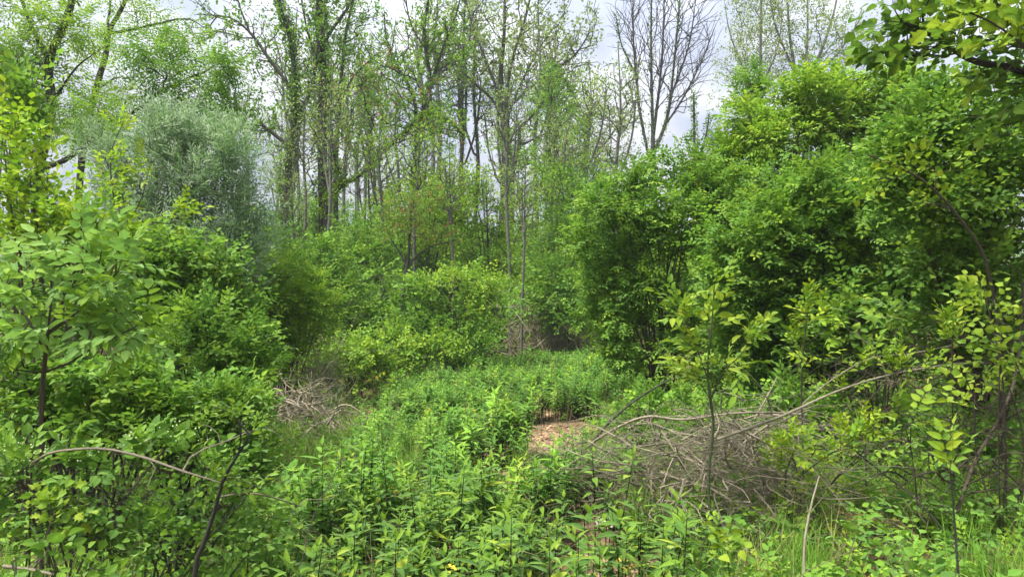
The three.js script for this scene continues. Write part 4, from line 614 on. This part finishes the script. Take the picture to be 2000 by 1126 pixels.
// ---------------------------------------------------------------- dead wood
function deadBranch(name, label, category, pts, r0, r1, o = {}) {
  const r = rngOf(seedNo++), P = pts.map((q) => at(...q)), base = P[0].clone(), g = thing(name, label, category, base), sk = new Skeleton();
  sk.path(P, r0, r1, 0.06, false);
  (o.side ?? []).forEach((s) => sk.path(s.map((q) => at(...q)), s.r ?? r0 * 0.5, r1 * 0.8, 0.06, true));
  const ids = sk.p.length, t = [];
  for (let i = 0; i < (o.twigs ?? 10); i++) { const k = Math.floor((0.15 + 0.85 * r()) * ids), d = sk.dir[Math.min(k, ids - 1)].clone().add(V(jit(r, 1), jit(r, 0.9) - (o.sag ?? 0.1), jit(r, 0.8))).normalize(); t.push(sk.p[Math.min(k, ids - 1)].clone().addScaledVector(d, (o.reach ?? 0.35) * (0.4 + r()))); }
  for (const q of t) if (q.y > gy(q.x, q.z) + 0.02) sk.reach(q, { step: 0.05, bend: 0.6, rise: 0, jitter: 0.35, curl: 0.3, r });
  part('branch', sk.mesh(base, 0.0016, 2.3), BARK[o.bark ?? 'dead'], g); return g;
}
deadBranch('fallen_branch', 'long straight dead branch slanting up to the right over the tangle', 'branch', [[1400, 858, 4.2], [1520, 815, 4.4], [1640, 762, 4.6], [1760, 727, 4.9], [1905, 708, 5.2], [1990, 715, 5.4]], 0.0095, 0.0045, { twigs: 26, reach: 0.4, side: [[[1560, 795, 4.5], [1620, 745, 4.7], [1700, 700, 4.9], [1780, 690, 5.1], [1880, 670, 5.3]]] });
deadBranch('bent_branch', 'pale dead branch bent over in an arch beside the path', 'branch', [[1105, 935, 6.0], [1140, 880, 5.8], [1200, 838, 5.5], [1268, 813, 5.2], [1330, 819, 5.1], [1420, 808, 5.0], [1500, 805, 5.0], [1590, 812, 5.1], [1700, 828, 5.3]], 0.011, 0.005, { twigs: 46, reach: 0.5, sag: 0.5, side: [[[1268, 813, 5.2], [1280, 850, 5.15], [1300, 885, 5.1], [1320, 900, 5.05]], [[1200, 838, 5.5], [1160, 900, 5.4], [1150, 960, 5.3]]] });
deadBranch('propped_stick', 'grey stick propped from the path up toward the hollow thicket', 'stick', [[1150, 872, 6.6], [1185, 830, 6.5], [1240, 782, 6.5], [1305, 742, 6.6]], 0.014, 0.008, { twigs: 5, reach: 0.25, bark: 'grey' });
deadBranch('thick_fallen_branch', 'thick dead branch lying low in the twig tangle', 'branch', [[1290, 922, 4.7], [1340, 940, 4.6], [1390, 955, 4.5], [1450, 990, 4.4], [1530, 1015, 4.4], [1600, 1030, 4.5]], 0.013, 0.006, { twigs: 40, reach: 0.45, side: [[[1390, 955, 4.5], [1405, 1000, 4.4], [1415, 1035, 4.35]], [[1445, 975, 4.4], [1425, 1010, 4.35], [1415, 1035, 4.35]]] });
deadBranch('drooping_branch', 'thin grey branch drooping down to the right of the tangle', 'branch', [[1545, 808, 5], [1620, 842, 4.7], [1720, 920, 4.4], [1790, 975, 4.2], [1860, 1052, 4.0]], 0.009, 0.004, { twigs: 12, reach: 0.35, bark: 'grey' });
deadBranch('leaning_stick', 'thin pale stick leaning upright at the bottom of the tangle', 'stick', [[1570, 1130, 3.3], [1572, 1060, 3.4], [1582, 1000, 3.5], [1600, 930, 3.7]], 0.007, 0.004, { twigs: 4, reach: 0.2 });
deadBranch('dark_vine', 'dark woody vine leaning up the right edge', 'vine', [[1870, 1000, 4.2], [1905, 900, 4.3], [1945, 830, 4.5], [1985, 730, 4.8], [2000, 560, 5]], 0.013, 0.009, { twigs: 26, reach: 0.5, bark: 'brown' });
deadBranch('arched_cane', 'pale dead cane arching over the dark gap at the left', 'cane', [[60, 905, 2.6], [95, 885, 2.55], [150, 877, 2.5], [200, 876, 2.5], [280, 893, 2.5], [350, 918, 2.5], [430, 942, 2.52]], 0.0055, 0.0038, { twigs: 8, reach: 0.25, side: [[[345, 915, 2.5], [390, 880, 2.6], [440, 862, 2.65], [480, 845, 2.7]]] });
deadBranch('curved_cane', 'thin curved dead cane beside the dark sapling stem', 'cane', [[430, 970, 2.8], [480, 962, 2.85], [530, 970, 2.9], [585, 988, 3.0]], 0.005, 0.003, { twigs: 6, reach: 0.15 });
deadBranch('dead_stalk', 'dry brown stalk bent over the weeds at lower left', 'stalk', [[595, 1060, 3.4], [615, 1000, 3.5], [645, 940, 3.7], [670, 890, 3.9]], 0.004, 0.002, { twigs: 8, reach: 0.1, bark: 'brown' });
deadBranch('ground_stick', 'grey stick lying in the bottom left corner', 'stick', [[5, 1105, 2.6], [60, 1112, 2.6], [140, 1130, 2.5]], 0.008, 0.005, { twigs: 5, reach: 0.15 });
// heaps of fine twigs
function twigHeap(name, label, lobes, n, o) {
  const r = rngOf(seedNo++), L = lobes.map((l) => ({ c: at(l[0], l[1], l[4]), rx: l[2] / FPX * l[4], ry: l[3] / FPX * l[4], rz: l[5] ?? l[2] / FPX * l[4] })), c0 = L[0].c, b = V(c0.x, gy(c0.x, c0.z), c0.z), g = thing(name, label, o.category ?? 'brush pile', b), gs = [];
  for (let i = 0; i < n; i++) {
    const l = L[i % L.length], p = V(l.c.x + jit(r, l.rx), l.c.y + jit(r, l.ry), l.c.z + jit(r, l.rz)), a = r() * 6.28, len = o.len * (0.4 + r()), bow = jit(r, 0.35) * len, d = V(Math.cos(a), jit(r, o.steep ?? 0.45), Math.sin(a)).normalize(), e = p.clone().addScaledVector(d, len), m = p.clone().lerp(e, 0.5).add(V(jit(r, 0.15) * len, bow, jit(r, 0.15) * len));
    for (const q of [p, m, e]) q.y = Math.max(q.y, gy(q.x, q.z) + 0.015);
    const sk = new Skeleton(), R = o.r * (0.45 + 1.5 * Math.pow(r(), 3)), kink = p.clone().lerp(m, 0.5).add(V(jit(r, 0.06), jit(r, 0.06), jit(r, 0.06)).multiplyScalar(len)); sk.path([p, kink, m, e], R, R * 0.35, len / 6, false);
    for (let f = 0, nf = Math.floor(r() * 3.4); f < nf; f++) { const q = [kink, m, m][f].clone(), t = q.clone().addScaledVector(d, len * (0.15 + 0.3 * r())).add(V(jit(r, 0.3), jit(r, 0.25), jit(r, 0.3)).multiplyScalar(len)); t.y = Math.max(t.y, gy(t.x, t.z) + 0.015); sk.path([q, q.clone().lerp(t, 0.5).add(V(jit(r, 0.06), jit(r, 0.06), jit(r, 0.06)).multiplyScalar(len)), t], R * 0.5, R * 0.25, len / 6, true); }
    gs.push(sk.mesh(b, o.r * 0.25, 2.6));
  }
  part(o.part ?? 'twigs', mergeGeometries(gs), BARK[o.bark ?? 'dead'], g, true); return g;
}
twigHeap('twig_tangle', 'tangle of fine dead twigs around the fallen branches', [[1290, 880, 90, 40, 5.1], [1420, 890, 110, 50, 4.9], [1370, 960, 110, 40, 4.6], [1500, 950, 90, 50, 4.7], [1500, 830, 110, 22, 5.2], [1220, 950, 60, 45, 5.0], [1400, 910, 110, 40, 4.8]], 640, { len: 0.66, r: 0.0048, steep: 0.35 });
twigHeap('brown_twig_tangle', 'reddish brown twig tangle at the right edge', [[1930, 830, 70, 70, 4.6], [1960, 700, 50, 70, 5.2], [1850, 920, 80, 60, 4.4], [1700, 740, 120, 30, 6.0]], 300, { len: 0.6, r: 0.004, bark: 'brown' });
twigHeap('brush_pile', 'grey brown brush pile at the far end of the clearing', [[1040, 665, 50, 30, 15.8, 0.4], [1100, 670, 60, 24, 15.8, 0.4], [1170, 660, 55, 22, 15.6, 0.4], [1050, 615, 35, 40, 15.9, 0.3]], 420, { len: 1.0, r: 0.011, bark: 'dead', steep: 0.8 });
twigHeap('grey_brush_heap', 'grey heap of dead sticks on the left bank', [[600, 795, 40, 22, 8.3], [575, 785, 28, 28, 8.5], [640, 815, 35, 18, 8.1]], 130, { len: 0.6, r: 0.009, bark: 'dead', steep: 0.7 });
twigHeap('dead_shrub', 'bare brown twiggy shrub in the gap of the left bank', [[590, 690, 40, 55, 10.5], [620, 720, 35, 40, 10.5], [560, 730, 30, 40, 10.2]], 200, { len: 0.8, r: 0.006, bark: 'dead', steep: 1.6, category: 'shrub' });
twigHeap('shaded_twigs', 'dark tangle of bare twigs in the shaded gap at lower left', [[150, 960, 130, 50, 3.3], [330, 980, 120, 50, 3.3], [60, 1000, 90, 40, 3.0], [230, 1010, 120, 30, 3.1]], 150, { len: 0.5, r: 0.0028, bark: 'brown', category: 'twigs' });

// ---------------------------------------------------------------- saplings and near plants
plant('bright_sapling', 'tallest slim sapling of bright leaves before the dark hollow', 'sapling', { lai: 1.1, base: [1392, 4.2], bark: 'green', n: 62, kind: 'sapling', tone: 'young', size: 0.95, parts: 298, near: true, clump: 5, limbs: [{ p: [[1384, 930], [1394, 830], [1382, 730], [1390, 640], [1398, 530]], r: [0.0065, 0.0025] }, { p: [[1388, 760], [1430, 700], [1470, 670]], r: [0.004, 0.002] }, { p: [[1388, 720], [1350, 660], [1335, 610]], r: [0.004, 0.002] }], lobes: [[1398, 555, 30, 30], [1345, 620, 30, 45], [1400, 640, 40, 40], [1460, 670, 50, 22], [1360, 710, 40, 30], [1420, 720, 40, 30], [1340, 740, 40, 25]] });
plant('yellow_tip_sapling', 'slim sapling with yellow leaf tips before the dark shrub', 'sapling', { lai: 1.4, base: [1568, 5], bark: 'brown', n: 24, kind: 'sapling', tone: 'yellow', size: 0.8, parts: 200, near: true, limbs: [{ p: [[1568, 850], [1566, 740], [1572, 660], [1582, 580]], r: [0.006, 0.002] }, { p: [[1566, 720], [1550, 690], [1545, 665]], r: [0.003, 0.0015] }], lobes: [[1582, 590, 22, 20], [1555, 610, 15, 12], [1590, 635, 30, 18], [1555, 665, 18, 15], [1580, 690, 25, 18]] });
plant('yellow_crown_sapling', 'thin sapling topped by a yellow leaf rosette near the right edge', 'sapling', { lift: 0.6, lai: 2.2, base: [1860, 4.6], bark: 'brown', n: 14, kind: 'sapling', tone: 'yellow', size: 0.85, parts: 120, near: true, limbs: [{ p: [[1862, 860], [1860, 720], [1862, 625]], r: [0.005, 0.002] }], lobes: [[1862, 630, 20, 18], [1858, 660, 18, 14]] });
plant('glowing_leaf_sapling', 'lone sapling with one large glowing yellow compound leaf', 'sapling', { lai: 2.8, lift: 0.7, from: 0.6, spread: 0.02, base: [1872, 3.3], bark: 'grey', n: 14, kind: 'ash', tone: 'yellow', size: 0.55, parts: 90, near: true, limbs: [{ p: [[1868, 1060], [1862, 980], [1856, 915]], r: [0.0075, 0.003] }], lobes: [[1850, 900, 34, 12]] });
plant('compound_leaf_bough', 'green compound leaves reaching over the tangle at the right', 'bough', { lai: 2.2, base: [1790, 4.4], bark: 'brown', n: 18, kind: 'ash', tone: 'young', size: 0.62, parts: 150, near: true, limbs: [{ p: [[1790, 960], [1780, 880], [1770, 840]], r: [0.006, 0.003] }], lobes: [[1800, 835, 50, 14], [1750, 860, 40, 16], [1770, 815, 30, 8]] });
plant('leafy_shoot', 'bright leafy shoots sprouting along the long slanting branch', 'shoot', { lift: 0.5, lai: 1.8, base: [1690, 4.9], bark: 'brown', n: 34, kind: 'sapling', tone: 'yellow', size: 0.72, parts: 220, near: true, limbs: [{ p: [[1690, 850], [1690, 770], [1700, 720]], r: [0.004, 0.002] }, { p: [[1690, 790], [1640, 765], [1610, 752]], r: [0.003, 0.002] }, { p: [[1690, 780], [1760, 730], [1810, 720]], r: [0.003, 0.002] }], lobes: [[1700, 715, 30, 14], [1635, 750, 30, 12], [1760, 705, 30, 12], [1820, 715, 35, 14], [1770, 680, 12, 10]] });
plant('right_leaf_clump', 'clump of bright leaves on the brown tangle at the right edge', 'shoot', { lai: 1.8, base: [1950, 4.3], bark: 'brown', n: 50, kind: 'round', tone: 'young', size: 1.0, parts: 280, near: true, stems: 6, stemR: 0.006, lobes: [[1950, 745, 45, 25], [1960, 620, 45, 40], [1920, 560, 25, 15], [1980, 690, 30, 30], [1900, 780, 40, 20]] });
plant('round_leaf_seedling', 'seedling with large round leaves at the bottom under the tangle', 'seedling', { lai: 1.4, base: [1425, 3.4], bark: 'green', n: 14, kind: 'broad', tone: 'young', size: 0.6, parts: 60, near: true, limbs: [{ p: [[1424, 1110], [1420, 1070]], r: [0.004, 0.002] }], lobes: [[1425, 1060, 35, 20], [1410, 1095, 40, 18]] });
plant('tangle_sprouts', 'yellow tinged sprouts growing up through the dead twigs', 'sprouts', { lai: 0.6, base: [1550, 4.5], bark: 'brown', n: 60, kind: 'sapling', tone: 'yellow', lift: 0.5, size: 0.6, parts: 290, near: true, stems: 12, stemR: 0.003, clump: 4, lobes: [[1540, 860, 90, 30], [1620, 900, 90, 50], [1700, 880, 70, 50], [1500, 960, 90, 60], [1640, 980, 80, 40], [1330, 1000, 70, 40]] });
plant('dark_stem_sapling', 'dark stemmed sapling leaning up at the lower left', 'sapling', { lai: 0.9, base: [372, 2.6], bark: 'dark', n: 26, kind: 'sapling', tone: 'mid', size: 0.5, parts: 180, near: true, limbs: [{ p: [[378, 1110], [398, 1060], [425, 975], [434, 940], [456, 900], [488, 850]], r: [0.011, 0.004] }, { p: [[486, 852], [450, 805], [425, 770]], r: [0.004, 0.002] }, { p: [[405, 1035], [470, 985], [500, 940]], r: [0.003, 0.0015] }], lobes: [[450, 800, 40, 30], [490, 850, 30, 20], [440, 930, 40, 30], [500, 930, 20, 20]] });
const bram = plant('flowering_bramble', 'bramble with clusters of white flower buds at the left edge', 'bramble', { lai: 2.2, base: [70, 2.9], bark: 'brown', n: 74, kind: 'bramble', tone: 'herb', size: 0.75, parts: 296, near: true, stems: 9, stemR: 0.005, clump: 5, lobes: [[50, 900, 60, 35], [30, 950, 50, 40], [150, 910, 50, 20], [240, 880, 40, 22], [320, 860, 40, 20], [110, 890, 50, 25]] });
{
  const r = rngOf(305), bud = new THREE.SphereGeometry(0.0028, 7, 5), bm = new THREE.MeshStandardMaterial({ color: new THREE.Color().setRGB(0.40, 0.46, 0.24), roughness: 0.8 });
  for (const [px, py] of [[30, 865], [60, 880], [75, 862], [45, 905], [15, 925], [85, 890], [25, 890], [140, 895], [160, 885], [250, 862], [262, 855], [300, 850], [340, 838], [360, 832], [405, 845], [180, 892], [20, 950]]) for (let k = 0; k < 5; k++) { const b = part('flower_bud', bud, bm, bram); b.position.copy(at(px + jit(r, 22), py + jit(r, 16), 2.85 + jit(r, 0.08))).sub(bram.position); b.scale.setScalar(0.7 + 0.7 * r()); }
}
plant('maple_leaf_seedling', 'young plant with lobed light green leaves in the lower left shade', 'seedling', { lai: 1.5, base: [95, 2.7], bark: 'green', n: 16, kind: 'lobed', tone: 'young', size: 0.5, parts: 80, near: true, limbs: [{ p: [[92, 1100], [96, 1040], [100, 1000]], r: [0.004, 0.002] }], lobes: [[100, 1010, 35, 22], [60, 980, 40, 20], [100, 975, 25, 15]] });
plant('corner_seedling', 'round leaved plant in the bottom left corner', 'plant', { lai: 1.3, base: [90, 2.4], bark: 'green', n: 22, kind: 'broad', tone: 'herb', size: 0.5, parts: 110, near: true, stems: 5, stemR: 0.003, lobes: [[95, 1085, 30, 20], [30, 1100, 40, 20], [190, 1105, 50, 15]] });
plant('lower_edge_plants', 'low spreading leaves along the foot of the dark gap', 'plant', { lai: 2.6, base: [300, 2.9], bark: 'green', n: 190, kind: 'round', tone: 'herb', size: 0.65, parts: 290, near: true, stems: 14, stemR: 0.003, clump: 4, lobes: [[300, 1050, 70, 25], [420, 1050, 60, 30], [220, 1070, 50, 20], [500, 1040, 50, 30], [470, 980, 50, 30], [120, 1040, 60, 30], [360, 1000, 60, 25], [200, 960, 60, 25], [420, 920, 50, 30]] });

// stone on the path
{
  const g = new THREE.IcosahedronGeometry(0.075, 4), p = g.attributes.position; for (let i = 0; i < p.count; i++) { const v = V(p.getX(i), p.getY(i), p.getZ(i)), k = 1 + 0.22 * n3(v.x * 11, v.y * 11, v.z * 11) + 0.06 * n3(v.x * 40, v.y * 40, v.z * 40); p.setXYZ(i, v.x * k * 1.15, v.y * k * 0.55, v.z * k); } g.computeVertexNormals();
  const q = at(1184, 1038, 5.0), m = new THREE.Mesh(g, new THREE.MeshStandardMaterial({ color: new THREE.Color().setRGB(0.62, 0.52, 0.44), roughness: 0.95, bumpMap: barkBump, bumpScale: 0.004 })); m.name = 'stone'; m.position.set(q.x, gy(q.x, q.z) + 0.035, q.z); m.castShadow = m.receiveShadow = true;
  m.userData = { label: 'flat tan stone lying on the bare dirt path', category: 'stone' }; scene.add(m);
}
let meshes = 0; scene.traverse((o) => { meshes += o.isMesh ? 1 : 0; });
console.log(JSON.stringify({ ...stats, meshes }));
renderer.render(scene, camera);
